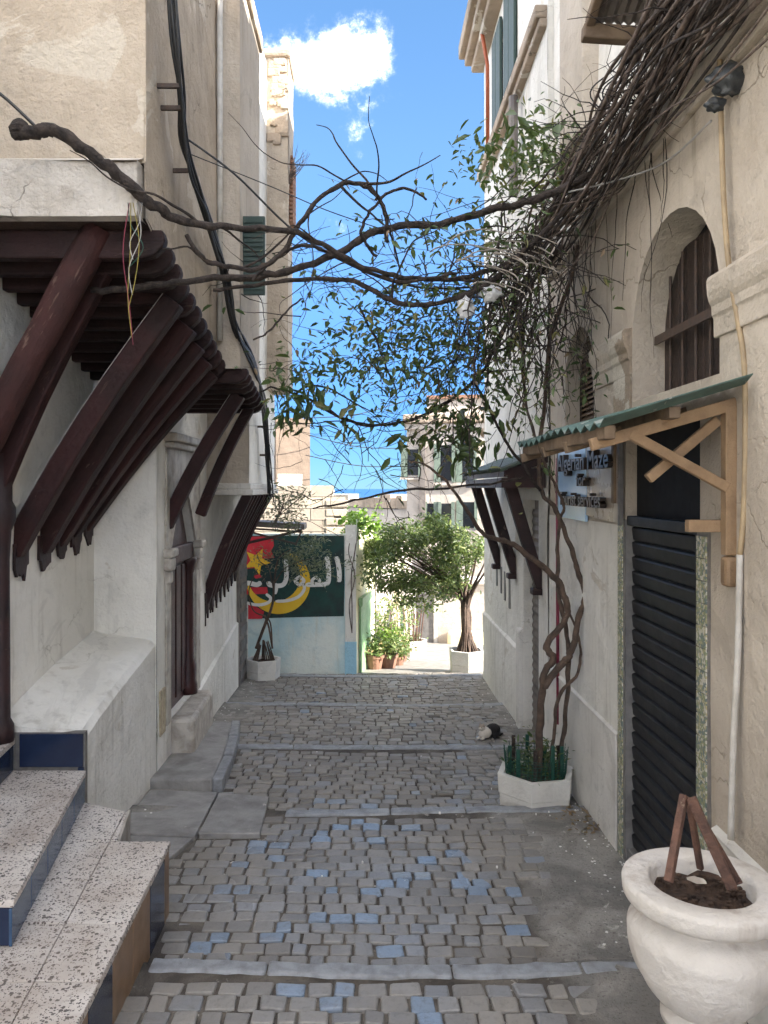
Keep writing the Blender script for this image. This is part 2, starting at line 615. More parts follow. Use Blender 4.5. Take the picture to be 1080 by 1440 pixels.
M['cable'] = simple('black_cable', (0.012, 0.012, 0.013), (0.02, 0.02, 0.02), 12, 0.5, 0)
M['wire_y'] = simple('yellow_wire', (0.30, 0.24, 0.04), None, 12, 0.5, 0)
M['wire_w'] = simple('pale_wire', (0.42, 0.40, 0.38), None, 12, 0.5, 0)
M['wire_red'] = simple('red_conduit', (0.24, 0.03, 0.06), None, 12, 0.5, 0)
M['conduit'] = simple('yellowed_conduit', (0.42, 0.31, 0.18), (0.30, 0.22, 0.13), 9, 0.55, 0.1)
M['conduit_grey'] = simple('painted_pipe', (0.55, 0.52, 0.47), (0.42, 0.39, 0.34), 9, 0.7, 0.15)
M['bag'] = simple('grey_plastic', (0.060, 0.065, 0.068), (0.03, 0.032, 0.035), 9, 0.32, 0.4, 25)
M['bag_white'] = simple('white_plastic', (0.72, 0.72, 0.72), (0.55, 0.55, 0.55), 9, 0.4, 0.4, 25)
M['urn'] = plaster('urn_limewash', (0.66, 0.62, 0.58), (0.52, 0.48, 0.43), stain=(0.24, 0.17, 0.12), st=0.65, crack=0.0, bump=0.6, peel=(0.46, 0.36, 0.28), peel_t=0.71)
M['planter'] = plaster('planter_white', (0.76, 0.74, 0.69), (0.62, 0.59, 0.53), stain=(0.25, 0.21, 0.16), st=0.45, crack=0.3)
M['soil'] = simple('dry_soil', (0.095, 0.056, 0.036), (0.040, 0.025, 0.018), 22, 0.95, 1.0, 60)
M['stake'] = simple('stake_wood', (0.155, 0.078, 0.052), (0.075, 0.040, 0.030), 14, 0.8, 0.7, 50, chips=(0.24, 0.17, 0.12), chip_t=0.64)
M['pole_wood'] = simple('stick_wood', (0.34, 0.26, 0.18), (0.22, 0.16, 0.11), 9, 0.75, 0.4, 40)
M['net'] = simple('green_net', (0.012, 0.075, 0.050), None, 12, 0.5, 0)
M['shutter_green'] = simple('green_shutter', (0.022, 0.050, 0.040), (0.035, 0.06, 0.05), 9, 0.6, 0.1)
M['shutter_far'] = simple('far_shutter', (0.15, 0.19, 0.15), (0.10, 0.13, 0.10), 9, 0.6, 0.1)
M['gate_green'] = simple('gate_green', (0.26, 0.42, 0.22), (0.20, 0.34, 0.18), 9, 0.5, 0.1)
M['terracotta'] = simple('terracotta', (0.25, 0.125, 0.08), (0.18, 0.10, 0.065), 9, 0.8, 0.2)
M['roof_tile'] = simple('roof_tile', (0.34, 0.17, 0.10), (0.22, 0.13, 0.09), 9, 0.8, 0.3)
M['orange_pipe'] = simple('orange_pipe', (0.42, 0.10, 0.035), None, 9, 0.6, 0.1)
M['p_green'] = simple('paint_green', (0.010, 0.055, 0.045), (0.016, 0.030, 0.030), 5, 0.75, 0.15, 40)
M['p_red'] = simple('paint_red', (0.62, 0.030, 0.045), (0.48, 0.02, 0.035), 5, 0.7, 0.15, 40)
M['p_yellow'] = simple('paint_yellow', (0.80, 0.52, 0.030), (0.74, 0.44, 0.02), 5, 0.7, 0.15, 40)
M['p_white'] = simple('paint_white', (0.78, 0.76, 0.72), (0.66, 0.64, 0.60), 5, 0.7, 0.15, 40)
M['letter'] = simple('bronze_letter', (0.035, 0.024, 0.018), (0.02, 0.014, 0.012), 9, 0.35, 0.05)
M['roofs'] = simple('far_rubble', (0.42, 0.35, 0.27), (0.28, 0.23, 0.18), 3, 0.9, 0.3)
M['wall_paper'] = simple('notice', (0.50, 0.42, 0.28), (0.30, 0.24, 0.16), 20, 0.7, 0.2)
M['flower_red'] = simple('flower_red', (0.55, 0.05, 0.05), None, 9, 0.6, 0)

M['sign_sky_reflection'] = simple('sign_sky_reflection', (0.36, 0.55, 0.80), (0.46, 0.64, 0.84), 3, 0.22, 0.03)  # mirror-like sign: reflected sky painted in as pale blue
M['sign_wall_reflection'] = simple('sign_wall_reflection', (0.40, 0.34, 0.28), (0.30, 0.25, 0.20), 3, 0.28, 0.03)  # mirror-like sign: reflected lane wall painted in as beige
t = NT('glass')
M['glass'] = t.done((0.02, 0.024, 0.03), 0.12, 0.0)

# faience strip: small many-coloured glazed figures
t = NT('faience')
vo = t.n('ShaderNodeTexVoronoi')
vo.inputs['Scale'].default_value = 75
t.link(t.pos, vo.inputs['Vector'])
hs = t.n('ShaderNodeSeparateColor')
t.link(vo.outputs['Color'], hs.inputs[0])
c = t.mix(t.ramp(hs.outputs[0], 0.3, 0.7), (0.22, 0.25, 0.14), (0.40, 0.35, 0.20))
c = t.mix(t.ramp(hs.outputs[1], 0.62, 0.68), c, (0.13, 0.17, 0.16))
c = t.mix(t.ramp(hs.outputs[2], 0.72, 0.78), c, (0.55, 0.52, 0.44))
M['faience'] = t.done(c, 0.35)

# terrazzo: pale cement with dark stone chips
t = NT('terrazzo')
dv = t.n('ShaderNodeTexNoise')
dv.inputs['Scale'].default_value = 60
t.link(t.pos, dv.inputs['Vector'])
ds = t.n('ShaderNodeVectorMath', operation='SCALE')
ds.inputs['Scale'].default_value = 0.014
t.link(dv.outputs['Color'], ds.inputs[0])
da = t.n('ShaderNodeVectorMath', operation='ADD')
t.link(t.pos, da.inputs[0])
t.link(ds.outputs[0], da.inputs[1])
masks = None
for scl, th in ((80, 0.30), (140, 0.30), (52, 0.22)):
    vo = t.n('ShaderNodeTexVoronoi')
    vo.inputs['Scale'].default_value = scl
    t.link(da.outputs[0], vo.inputs['Vector'])
    sc3 = t.n('ShaderNodeSeparateColor')
    t.link(vo.outputs['Color'], sc3.inputs[0])
    thr = t.math('MULTIPLY', sc3.outputs[0], 0.55)
    mk = t.ramp(t.math('SUBTRACT', thr, vo.outputs['Distance']), 0.0, 0.06)
    mk = t.math('MULTIPLY', mk, t.ramp(sc3.outputs[1], 0.42, 0.5))
    masks = mk if masks is None else t.math('MAXIMUM', masks, mk)
base = t.mix(t.ramp(t.noise(3, 5), 0.35, 0.7), (0.62, 0.57, 0.52), (0.49, 0.43, 0.38))
c = t.mix(t.math('MULTIPLY', masks, 0.92), base, (0.065, 0.054, 0.050))
c = t.mix(t.math('MULTIPLY', t.ramp(t.noise(2.2, 5, 0.65, 0.5), 0.42, 0.68), 0.42), c, (0.24, 0.175, 0.135))
t.bump(t.noise(60, 3), 0.1, 0.01)
M['terrazzo'] = t.done(c, 0.62)

# setts: worn grey stone, every stone its own tone, some polished; sky reflection tinted in as blue
t = NT('sett_stone')
oi = t.n('ShaderNodeObjectInfo')
rnd = t.math('FRACT', t.math('ADD', oi.outputs['Random'], t.geo.outputs['Random Per Island']))
rnd2 = t.math('FRACT', t.math('MULTIPLY', rnd, 17.37))
rnd3 = t.math('FRACT', t.math('MULTIPLY', rnd, 53.11))
c = t.mix(rnd, (0.175, 0.157, 0.136), (0.285, 0.260, 0.228))
c = t.mix(t.math('MULTIPLY', t.ramp(rnd2, 0.6, 0.95), 0.6), c, (0.215, 0.222, 0.236))
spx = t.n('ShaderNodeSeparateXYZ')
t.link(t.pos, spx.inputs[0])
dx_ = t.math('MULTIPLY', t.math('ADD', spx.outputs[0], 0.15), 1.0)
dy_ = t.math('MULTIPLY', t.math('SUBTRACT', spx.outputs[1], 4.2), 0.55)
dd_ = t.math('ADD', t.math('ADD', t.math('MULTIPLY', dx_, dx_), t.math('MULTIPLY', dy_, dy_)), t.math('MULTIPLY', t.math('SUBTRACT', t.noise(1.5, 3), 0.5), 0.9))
foot = t.ramp(dd_, 0.10, 1.1, 1.0, 0.0)            # foot-polished middle, where sky reflection is tinted into the stones
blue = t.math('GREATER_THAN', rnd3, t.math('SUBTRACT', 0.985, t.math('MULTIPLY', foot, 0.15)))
c = t.mix(t.math('MULTIPLY', foot, 0.3), c, (0.21, 0.225, 0.25))  # bluish sky sheen mixed into the stone colour
c = t.mix(t.math('MULTIPLY', blue, 0.8), c, (0.195, 0.26, 0.35))  # sky reflection painted onto single stones
c = t.mix(t.math('MULTIPLY', t.ramp(t.noise(30, 5, 0.7), 0.45, 0.75), 0.45), c, (0.105, 0.098, 0.09))
c = t.mix(t.math('MULTIPLY', t.ramp(t.noise(1.1, 5, 0.6, 0.4), 0.48, 0.66), 0.45), c, (0.24, 0.215, 0.185))
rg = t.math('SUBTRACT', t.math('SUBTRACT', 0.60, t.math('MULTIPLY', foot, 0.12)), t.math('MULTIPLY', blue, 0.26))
rg = t.math('SUBTRACT', rg, t.math('MULTIPLY', t.ramp(t.noise(0.9, 4, 0.6), 0.5, 0.62), 0.14))
rg = t.math('SUBTRACT', rg, t.math('MULTIPLY', t.ramp(rnd2, 0.5, 1.0), 0.16))
t.bump(t.math('ADD', t.noise(24, 5, 0.6), t.math('MULTIPLY', t.noise(120, 3), 0.3)), 0.35, 0.012)
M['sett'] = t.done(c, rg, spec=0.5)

# bedding between the setts: grit, cement smears, lime spatter
t = NT('joint_grit')
c = t.mix(t.ramp(t.noise(4, 6, 0.6, 0.4), 0.35, 0.68), (0.055, 0.045, 0.036), (0.15, 0.128, 0.104))
spx = t.n('ShaderNodeSeparateXYZ')
t.link(t.pos, spx.inputs[0])
edge_ = t.math('ADD', spx.outputs[0], t.math('MULTIPLY', t.math('SUBTRACT', t.noise(1.8, 5, 0.6), 0.5), 0.5))
cem = t.math('MAXIMUM', t.ramp(edge_, 0.80, 1.0), t.ramp(edge_, -1.38, -1.22, 1.0, 0.0))
cemc = t.mix(t.ramp(t.noise(3, 7, 0.65, 0.5), 0.35, 0.68), (0.17, 0.158, 0.142), (0.34, 0.315, 0.28))
c = t.mix(cem, c, cemc)                              # cement smeared over the setts along the walls
c = t.mix(t.math('MULTIPLY', t.ramp(t.noise(60, 3), 0.55, 0.7), 0.6), c, (0.07, 0.062, 0.053))
wn_ = t.math('MULTIPLY', t.ramp(t.noise(11, 8, 0.75, 0.4), 0.57, 0.64), t.ramp(t.noise(0.8, 3), 0.46, 0.58))
c = t.mix(wn_, c, (0.60, 0.56, 0.50))
t.bump(t.math('ADD', t.noise(20, 6, 0.7), t.math('MULTIPLY', t.noise(90, 3), 0.4)), 0.6, 0.02)
M['grit'] = t.done(c, 0.85)

# asphalt and pale paving of the lower street, hillside, sea
M['lower_pave'] = simple('lower_paving', (0.30, 0.28, 0.25), (0.20, 0.185, 0.165), 6, 0.8, 0.3)
M['hill'] = simple('hillside', (0.20, 0.18, 0.13), (0.10, 0.12, 0.06), 0.05, 0.9, 0.2)
t = NT('sea_water')
t.bump(t.noise(0.05, 6, 0.6), 0.35, 3.0)
M['sea'] = t.done((0.012, 0.075, 0.20), 0.28)


def leaf_mat(name, c1, c2, c3=None):
    t = NT(name)
    rp = t.geo.outputs['Random Per Island']
    c = t.mix(rp, c1, c2)
    if c3:
        c = t.mix(t.math('GREATER_THAN', t.math('FRACT', t.math('MULTIPLY', rp, 13.7)), 0.86), c, c3)
    t.done(c, 0.42)
    tr = t.n('ShaderNodeBsdfTranslucent')
    mixc = t.mix(0.4, c, (0.22, 0.32, 0.03))
    t.link(mixc, tr.inputs[0])
    ms = t.n('ShaderNodeMixShader')
    ms.inputs[0].default_value = 0.28
    t.link(t.b.outputs[0], ms.inputs[1])
    t.link(tr.outputs[0], ms.inputs[2])
    o = t.t.nodes['Material Output']
    t.link(ms.outputs[0], o.inputs[0])
    return t.m


M['leaf_vine'] = leaf_mat('vine_leaf', (0.042, 0.072, 0.030), (0.11, 0.16, 0.055), (0.21, 0.20, 0.07))
M['leaf_tree'] = leaf_mat('ficus_leaf', (0.06, 0.10, 0.036), (0.19, 0.25, 0.08), (0.30, 0.33, 0.12))
M['leaf_grey'] = leaf_mat('grey_leaf', (0.10, 0.115, 0.08), (0.19, 0.20, 0.14))
M['leaf_bright'] = leaf_mat('bright_leaf', (0.12, 0.24, 0.03), (0.24, 0.38, 0.06))
M['leaf_pot'] = leaf_mat('pot_leaf', (0.09, 0.16, 0.05), (0.22, 0.28, 0.10), (0.45, 0.33, 0.16))
M['leaf_dry'] = leaf_mat('dry_leaf', (0.20, 0.13, 0.08), (0.32, 0.22, 0.14))

# calico cat coat, laid out in the cat's own space
t = NT('cat_fur')
tc_ = t.n('ShaderNodeTexCoord')
sp_ = t.n('ShaderNodeSeparateXYZ')
t.link(tc_.outputs['Object'], sp_.inputs[0])
nzc = t.noise(14, 3, 0.5, vec=tc_.outputs['Object'])
yy = t.math('ADD', sp_.outputs[1], t.math('MULTIPLY', t.math('SUBTRACT', nzc, 0.5), 0.09))
c = t.mix(t.ramp(yy, -0.055, -0.035), (0.62, 0.56, 0.48), (0.012, 0.011, 0.011))
hh = t.math('ADD', sp_.outputs[2], t.math('MULTIPLY', t.math('SUBTRACT', nzc, 0.5), 0.05))
c = t.mix(t.math('MULTIPLY', t.ramp(hh, 0.165, 0.175), t.ramp(sp_.outputs[0], -0.085, -0.075, 1, 0.6)), c, (0.16, 0.085, 0.045))
t.bump(t.noise(160, 2, vec=tc_.outputs['Object']), 0.4, 0.004)
M['cat'] = t.done(c, 0.9)
M['cat_eye'] = simple('cat_eye', (0.25, 0.22, 0.04), None, 9, 0.1, 0)

# ------------------------------------------------------------------ the ground
STEPS = [0.1, 1.9, 3.70, 5.72, 7.40, 9.15, 10.95]
XL, XR = -1.756, 1.625


def g(Y, x=0.0):
    z = -0.02 - 0.028 * min(Y, 11.0) - 0.045 * sum(1 for s in STEPS if s < Y and s > 1)
    if Y < 0.1:
        z += 0.05
    if Y > 11.0:
        z -= 0.155 * min(Y - 11.0, 6) + 0.115 * max(0, Y - 17)
    z -= 0.018 * math.cos(max(-1, min(1, x / 1.6)) * math.pi / 2)
    z += 0.014 * nz3(x, Y, 0, 0.9)
    return z


street = thing('street', 'grey stone-sett lane stepping downhill between old houses', 'street', kind='structure')
del street['label'], street['category']


def cementy(x, Y):
    """how far the setts are smeared over with cement here, 0..1"""
    n = nz3(x, Y, 4.2, 1.6) * 0.45
    a = (x - 0.86 - 0.10 * (Y - 4)) / 0.3 + n if Y < 5.6 else -1
    b = (-x - 1.30) / 0.3 + n
    c = (x - 1.38) / 0.2 + n
    return max(0.0, min(1.0, max(a, b, c)))


mb = MB()
ys = []
y = -9.0
while y < 12.0:
    ys.append(y)
    y += 0.12
for s in STEPS:
    ys += [s - 0.002, s + 0.012]
ys = sorted(set(round(q, 3) for q in ys))
xs = [-4.2, -3.2, -2.6] + [-2.2 + 0.13 * i for i in range(32)] + [2.3, 3.2, 4.2]
nx = len(xs)
for yv in ys:
    for xv in xs:
        c = cementy(xv, yv)
        mb.v.append((xv, yv, g(yv, xv) - 0.013 + 0.017 * c + 0.008 * nz3(xv, yv, 21, 1.4) * (1 - c) + 0.003 * nz3(xv, yv, 9, 7)))
for j in range(len(ys) - 1):
    for i in range(nx - 1):
        a = j * nx + i
        mb.f.append((a, a + 1, a + nx + 1, a + nx))
bed = mb.build('bedding', M['grit'], street, smooth=True)

# flagstones by the left-hand wall
FLAGS = [([(-1.72, 5.18), (-1.17, 5.16), (-1.20, 6.09), (-1.74, 6.10)], 0.012),
         ([(-1.155, 5.20), (-0.74, 5.22), (-0.78, 6.00), (-1.185, 6.06)], 0.014),
         ([(-1.76, 4.55), (-1.34, 4.52), (-1.18, 5.14), (-1.74, 5.16)], 0.008)]
for pts, h in FLAGS:
    MB().prism(pts, lambda p: g(p[1], p[0]) - 0.05, lambda p: g(p[1], p[0]) + h + 0.014).build('flagstone', M['flag'], street, bevel=0.008)
MB().prism([(-1.77, 6.17), (-1.26, 6.17), (-1.30, 7.0), (-1.40, 7.86), (-1.77, 7.90)], lambda p: g(p[1], p[0]) - 0.05,
           lambda p: g(6.2) + 0.10 - 0.03 * (p[1] - 6.2)).build('pavement_slab', M['flag'], street, bevel=0.02)
for k, (y0, y1, xa, xb) in enumerate(((6.17, 6.75, -1.25, -1.27), (6.77, 7.35, -1.275, -1.33), (7.37, 7.88, -1.335, -1.40))):
    MB().prism([(xa - 0.01, y0), (xa + 0.075, y0), (xb + 0.075, y1), (xb - 0.01, y1)], lambda p: g(p[1], p[0]) - 0.05,
               lambda p: g(6.2) + 0.105 - 0.03 * (p[1] - 6.2)).build('kerb_stone', M['granite'], street, bevel=0.012)


def in_poly(x, y, poly):
    c = False
    n = len(poly)
    for i in range(n):
        x1, y1 = poly[i]
        x2, y2 = poly[(i + 1) % n]
        if (y1 > y) != (y2 > y) and x < (x2 - x1) * (y - y1) / (y2 - y1) + x1:
            c = not c
    return c


BLOCK = [f[0] for f in FLAGS] + [[(-1.8, 6.15), (-1.17, 6.15), (-1.2, 7.0), (-1.31, 7.9), (-1.8, 7.9)],
                                 [(-1.09, 4.24), (-0.97, 1.5), (-3, 1.5), (-3, 4.3)]]


def sett_mesh(rg_, w_, d_):
    """a worn sett: irregular eight-sided top, rounded shoulder, sides into the bedding"""
    cx = 0.15
    base = [(-1 + cx, -1), (1 - cx, -1), (1, -1 + cx), (1, 1 - cx), (1 - cx, 1), (-1 + cx, 1), (-1, 1 - cx), (-1, -1 + cx)]
    base = [(a + rg_.uniform(-.07, .07), b + rg_.uniform(-.045, .045)) for a, b in base]
    tilt = (rg_.uniform(-.004, .004), rg_.uniform(-.004, .004))
    hw, hd = w_ / 2, d_ / 2
    vs = []
    for sc_, z in ((1.0, -0.05), (1.0, -0.009), (0.965, -0.002), (0.84, 0.001)):
        for a, b in base:
            vs.append((a * hw * sc_, b * hd * sc_, z + (tilt[0] * a + tilt[1] * b if z > -0.04 else 0)))
    fs = [tuple(range(24, 32))]
    for r_ in range(3):
        for k in range(8):
            fs.append((r_ * 8 + k, r_ * 8 + (k + 1) % 8, r_ * 8 + 8 + (k + 1) % 8, r_ * 8 + 8 + k))
    return vs, fs


cells = []
y = 1.2
while y < 11.75:
    d_ = random.uniform(0.094, 0.108)
    yc = y + d_ / 2
    skip = any(s - 0.115 < yc + d_ / 2 and yc - d_ / 2 < s - 0.002 for s in STEPS)
    if skip:
        s = [s for s in STEPS if s - 0.115 < yc + d_ / 2 and yc - d_ / 2 < s - 0.002][0]
        y = s + 0.012
        continue
    x = -2.1 + random.uniform(0, 0.1)
    while x < 1.75:
        w_ = random.uniform(0.100, 0.155) if random.random() > 0.12 else random.uniform(0.08, 0.10)
        xc = x + w_ / 2
        x += w_ + 0.002
        lim = 1.62 if yc < 10.9 else 2.2
        if xc < -1.74 or xc > lim:
            continue
        wav = 0.025 * math.sin(xc * 1.7 + yc * 0.6) + 0.012 * nz3(xc, yc, 2, 2.0)
        if any(in_poly(xc, yc + wav, b) for b in BLOCK):
            continue
        c = cementy(xc, yc)
        if c > 0.25 and random.random() < c * 0.9:
            continue
        cells.append((xc, yc + wav, w_ - random.uniform(0.006, 0.014), d_ - random.uniform(0.006, 0.013), c))
    y += d_ + 0.001


def visible(xc, yc):
    px = 519 + xc / yc * 1080
    py = 686 + (CZ - g(yc)) / yc * 1080
    return -20 < px < 1100 and 880 < py < 1470


near = sorted([c for c in cells if visible(c[0], c[1])], key=lambda c: c[1])[:300]
nearset = set((c[0], c[1]) for c in near)
var_rng = random.Random(3)
VARS = []
for k in range(14):
    vs, fs = sett_mesh(var_rng, 1.0, 1.0)
    me = bpy.data.meshes.new('sett')
    me.from_pydata(vs, [], fs)
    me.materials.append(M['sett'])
    VARS.append(me)
far_mb = MB()
for (xc, yc, w_, d_, c) in cells:
    z = g(yc, xc) + random.uniform(-0.005, 0.005) - 0.004 * c - (0.012 if random.random() < 0.02 else 0)
    slope = math.atan((g(yc + 0.05, xc) - g(yc - 0.05, xc)) / 0.1) if not any(abs(yc - s) < 0.12 for s in STEPS) else -0.028
    if (xc, yc) in nearset:
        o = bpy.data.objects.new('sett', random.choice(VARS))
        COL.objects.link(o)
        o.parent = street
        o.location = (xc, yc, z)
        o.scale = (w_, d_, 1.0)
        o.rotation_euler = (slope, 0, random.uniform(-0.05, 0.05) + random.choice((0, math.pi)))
    else:
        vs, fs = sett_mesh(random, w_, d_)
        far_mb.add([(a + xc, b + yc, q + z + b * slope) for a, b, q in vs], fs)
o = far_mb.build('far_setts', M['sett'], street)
o['kind'] = 'stuff'

# stone nosings across the lane at each step
for s in STEPS[1:]:
    x = -1.05 if s < 4 else (-0.62 if 5 < s < 6.5 else (-1.28 if s < 8 else -1.72))
    end = 1.60
    while x < end - 0.1:
        L = min(random.uniform(0.45, 1.15), end - x)
        m_ = MB()
        n = 9
        pts = []
        for k in range(n + 1):
            xx = x + L * k / n
            pts.append((xx, s - 0.098 + 0.02 * math.sin(xx * 1.7 + s) + random.uniform(-.009, .009)))
        top = pts[:]
        back = [(xx, s + 0.004 + 0.02 * math.sin(xx * 1.7 + s) + random.uniform(-.009, .009)) for xx, _ in reversed(pts)]
        ring = [(a + (0.006 if a == pts[0][0] else 0), b) for a, b in pts + back]
        m_.prism(ring, lambda p, s=s: g(s - 0.05, p[0]) - 0.09, lambda p, s=s: g(s - 0.05, p[0]) + 0.004)
        m_.build('step_nosing', M['granite'], street, bevel=0.014)
        x += L

# lime spatter and grit piled where the right-hand wall meets the lane
litter = []
for k in range(260):
    a = random.random()
    if a < 0.6:
        yv = random.uniform(3.0, 6.6)
        xv = 1.60 - abs(random.gauss(0, 0.16))
    elif a < 0.72:
        yv = random.uniform(7.5, 10.5)
        xv = 1.60 - abs(random.gauss(0, 0.12))
    elif a < 0.88:
        yv = random.uniform(4.7, 10.5)
        xv = -1.70 + abs(random.gauss(0, 0.10))
    else:
        yv = random.uniform(3, 9)
        xv = random.uniform(-1.0, 1.4)
    litter.append((xv, yv))
lm = MB()
for (xv, yv) in litter:
    s_ = random.uniform(0.003, 0.009)
    zb = g(yv, xv) + 0.003
    a0 = random.uniform(0, 6.28)
    ring = [(xv + math.cos(a0 + q * 1.257) * s_ * random.uniform(.6, 1.2), yv + math.sin(a0 + q * 1.257) * s_ * random.uniform(.6, 1.2)) for q in range(5)]
    lm.prism(ring, zb - 0.01, zb + s_ * 0.5)
o = lm.build('plaster_crumbs', M['p_white'], None)
o['kind'] = 'stuff'
o['label'] = 'white plaster crumbs scattered along the foot of the wall'
o['category'] = 'crumbs'

# lower street beyond the brow, hillside and sea
mb = MB()
ys2 = [11.6 + 0.4 * i for i in range(80)]
xs2 = [-14, -9, -5, -2.5, -1, 0, 0.6, 1.2, 1.8, 2.6, 4, 7, 11, 16]
for yv in ys2:
    for xv in xs2:
        mb.v.append((xv, yv, g(yv, 3.2 + 0.0 * xv) - 0.012))
for j in range(len(ys2) - 1):
    for i in range(len(xs2) - 1):
        a = j * len(xs2) + i
        mb.f.append((a, a + 1, a + len(xs2) + 1, a + len(xs2)))
o = mb.build('lower_street', M['lower_pave'], None, smooth=True)
o['kind'] = 'structure'
mb = MB()
hy = [-200, -60, -9.2, 11.0, 20, 40, 43, 80, 200, 500, 900, 1400]
hz = [-0.3, -0.3, -0.25, -1.0, -3, -6.5, -8, -18, -45, -100, -150, -170]
hx = [-900, -300, -80, -20, -4.4, 4.4, 20, 80, 300, 900]
for j, yv in enumerate(hy):
    for xv in hx:
        mb.v.append((xv, yv, hz[j] - 0.4))
for j in range(len(hy) - 1):
    for i in range(len(hx) - 1):
        a = j * len(hx) + i
        mb.f.append((a, a + 1, a + len(hx) + 1, a + len(hx)))
o = mb.build('hillside', M['hill'], None)
o['kind'] = 'structure'
o = MB().quad((-60000, 200, -112), (60000, 200, -112), (60000, 70000, -112), (-60000, 70000, -112)).build('sea', M['sea'], None)
o['kind'] = 'structure'


# ------------------------------------------------------------------ wall builder
def wall(mb, axis, c, u0, u1, z0, z1, holes=(), step=0.22, amp=0.012, zfun=None):
    """an uneven plaster sheet on plane axis=c; holes are (u0,u1,z0,z1,kind) rectangles, kind 'arch' keeps its spandrels"""
    us = {round(u0, 4), round(u1, 4)}
    zs = {round(z0, 4), round(z1, 4)}
    for h in holes:
        us |= {round(h[0], 4), round(h[1], 4)}
        zs |= {round(h[2], 4), round(h[3], 4)}

    def fill(s):
        s = sorted(s)
        r_ = []
        for a, b in zip(s[:-1], s[1:]):
            n = max(1, int(math.ceil((b - a) / step)))
            r_ += [a + (b - a) * k / n for k in range(n)]
        return r_ + [s[-1]]
    us, zs = fill(us), fill(zs)

    def pt(u_, z_):
        d = amp * (nz3(u_, z_, c * 7, 0.9) * 1.3 + 0.5 * nz3(u_, z_, c * 5, 3.1))
        for h in holes:
            e = max(h[0] - u_, u_ - h[1], h[2] - z_, z_ - h[3], 0)
            d *= min(1.0, e / 0.3)
        if zfun:
            z_ = z_ + zfun(u_) * (1 - (z_ - z0) / (z1 - z0))
        return (c + d, u_, z_) if axis == 'x' else (u_, c + d, z_)
    b = len(mb.v)
    for z_ in zs:
        for u_ in us:
            mb.v.append(pt(u_, z_))
    n = len(us)
    for j in range(len(zs) - 1):
        for i in range(n - 1):
            um, zm = (us[i] + us[i + 1]) / 2, (zs[j] + zs[j + 1]) / 2
            if any(h[0] < um < h[1] and h[2] < zm < h[3] for h in holes):
                continue
            mb.f.append((b + j * n + i, b + j * n + i + 1, b + (j + 1) * n + i + 1, b + (j + 1) * n + i))
    for h in holes:
        if len(h) > 4 and h[4] in ('arch', 'ogive'):
            arc = arch_pts(h)
            m = len(arc)
            half = m // 2
            left = [pt(*p) for p in arc[:half + 1]] + [pt(h[0] , h[3])]
            right = [pt(*p) for p in arc[half:]] + [pt(h[1], h[3])]
            # fans from the corners
            for seq, corner in ((arc[:half + 1], (h[0], h[3])), (arc[half:], (h[1], h[3]))):
                bb = len(mb.v)
                mb.v.append(pt(*corner))
                for p in seq:
                    mb.v.append(pt(*p))
                for k in range(len(seq) - 1):
                    mb.f.append((bb, bb + 1 + k, bb + 2 + k))


def arch_pts(h, n=16):
    """points of the arch head from left spring to right spring (u,z)"""
    u0, u1, z0, z1 = h[:4]
    hh = h[5] if len(h) > 5 else (u1 - u0) / 2
    zs = z1 - hh
    um, r = (u0 + u1) / 2, (u1 - u0) / 2
    pts = []
    for k in range(n + 1):
        a = math.pi * (1 - k / n)
        cu, su = math.cos(a), math.sin(a)
        if h[4] == 'ogive':
            su = 1 - (abs(cu)) ** 1.45
            su = max(0, su)
        pts.append((um + r * cu, zs + hh * su))
    return pts


def reveal(mb, axis, c, depth, h, sill=True):
    """inner faces of an opening, from plane c to c+depth"""
    u0, u1, z0, z1 = h[:4]
    if len(h) > 4:
        head = arch_pts(h)
    else:
        head = [(u0, z1), (u1, z1)]
    ring = [(u0, z0)] + head + [(u1, z0)]

    def q(p, d):
        return (c + d, p[0], p[1]) if axis == 'x' else (p[0], c + d, p[1])
    e = -0.012 if depth > 0 else 0.012
    segs = list(zip(ring[:-1], ring[1:]))
    if sill:
        segs.append((ring[-1], ring[0]))
    for a, b in segs:
        mb.quad(q(a, e * 0), q(b, e * 0), q(b, depth), q(a, depth))

# ------------------------------------------------------------------ right-hand shop house
shop = thing('shop_house', 'cream plastered house with arched windows above a black roller-shuttered shop', 'house', (XR, 4.0, g(4.0)))
H_SHOP = (3.77, 4.86, -0.9, 2.46)
H_ARCH = (3.56, 4.74, 2.63, 3.58, 'arch', 0.58)
H_ARCH2 = (5.55, 6.36, 2.50, 3.34, 'arch', 0.42)
mb = MB()
wall(mb, 'x', XR, -1.0, 6.92, -0.9, 4.08, [H_SHOP, H_ARCH, H_ARCH2], 0.2, 0.012)
reveal(mb, 'x', XR, 0.30, H_ARCH)
reveal(mb, 'x', XR, 0.22, H_ARCH2)
reveal(mb, 'x', XR, 0.24, H_SHOP)
mb.box(1.66, 2.6, -1.0, -0.8, -0.9, 4.08)
mb.box(1.66, 2.6, 6.6, 6.90, -0.9, 4.08)
mb.box(2.2, 3.6, -1.0, 6.9, -0.9, 7.9)  # unseen house depth cut thin so sun reaches the lower street
mb.build('wall', M['plaster_cream'], shop)
mb = MB()
wall(mb, 'x', 1.66, -1.0, 6.92, 4.08, 8.0, [], 0.3, 0.012)
mb.box(1.70, 3.6, -0.98, 6.9, 7.8, 8.0)
mb.box(1.70, 2.3, -0.98, -0.8, 4.0, 7.9)
mb.box(1.70, 2.3, 6.7, 6.9, 4.0, 7.9)
mb.build('upper_wall', M['plaster_white'], shop)
mb = MB().box(1.555, 1.70, -1.0, 6.93, 4.02, 4.13).box(1.585, 1.70, -1.0, 6.92, 3.96, 4.018)
mb.build('string_course', M['plaster_cream'], shop, bevel=0.015)
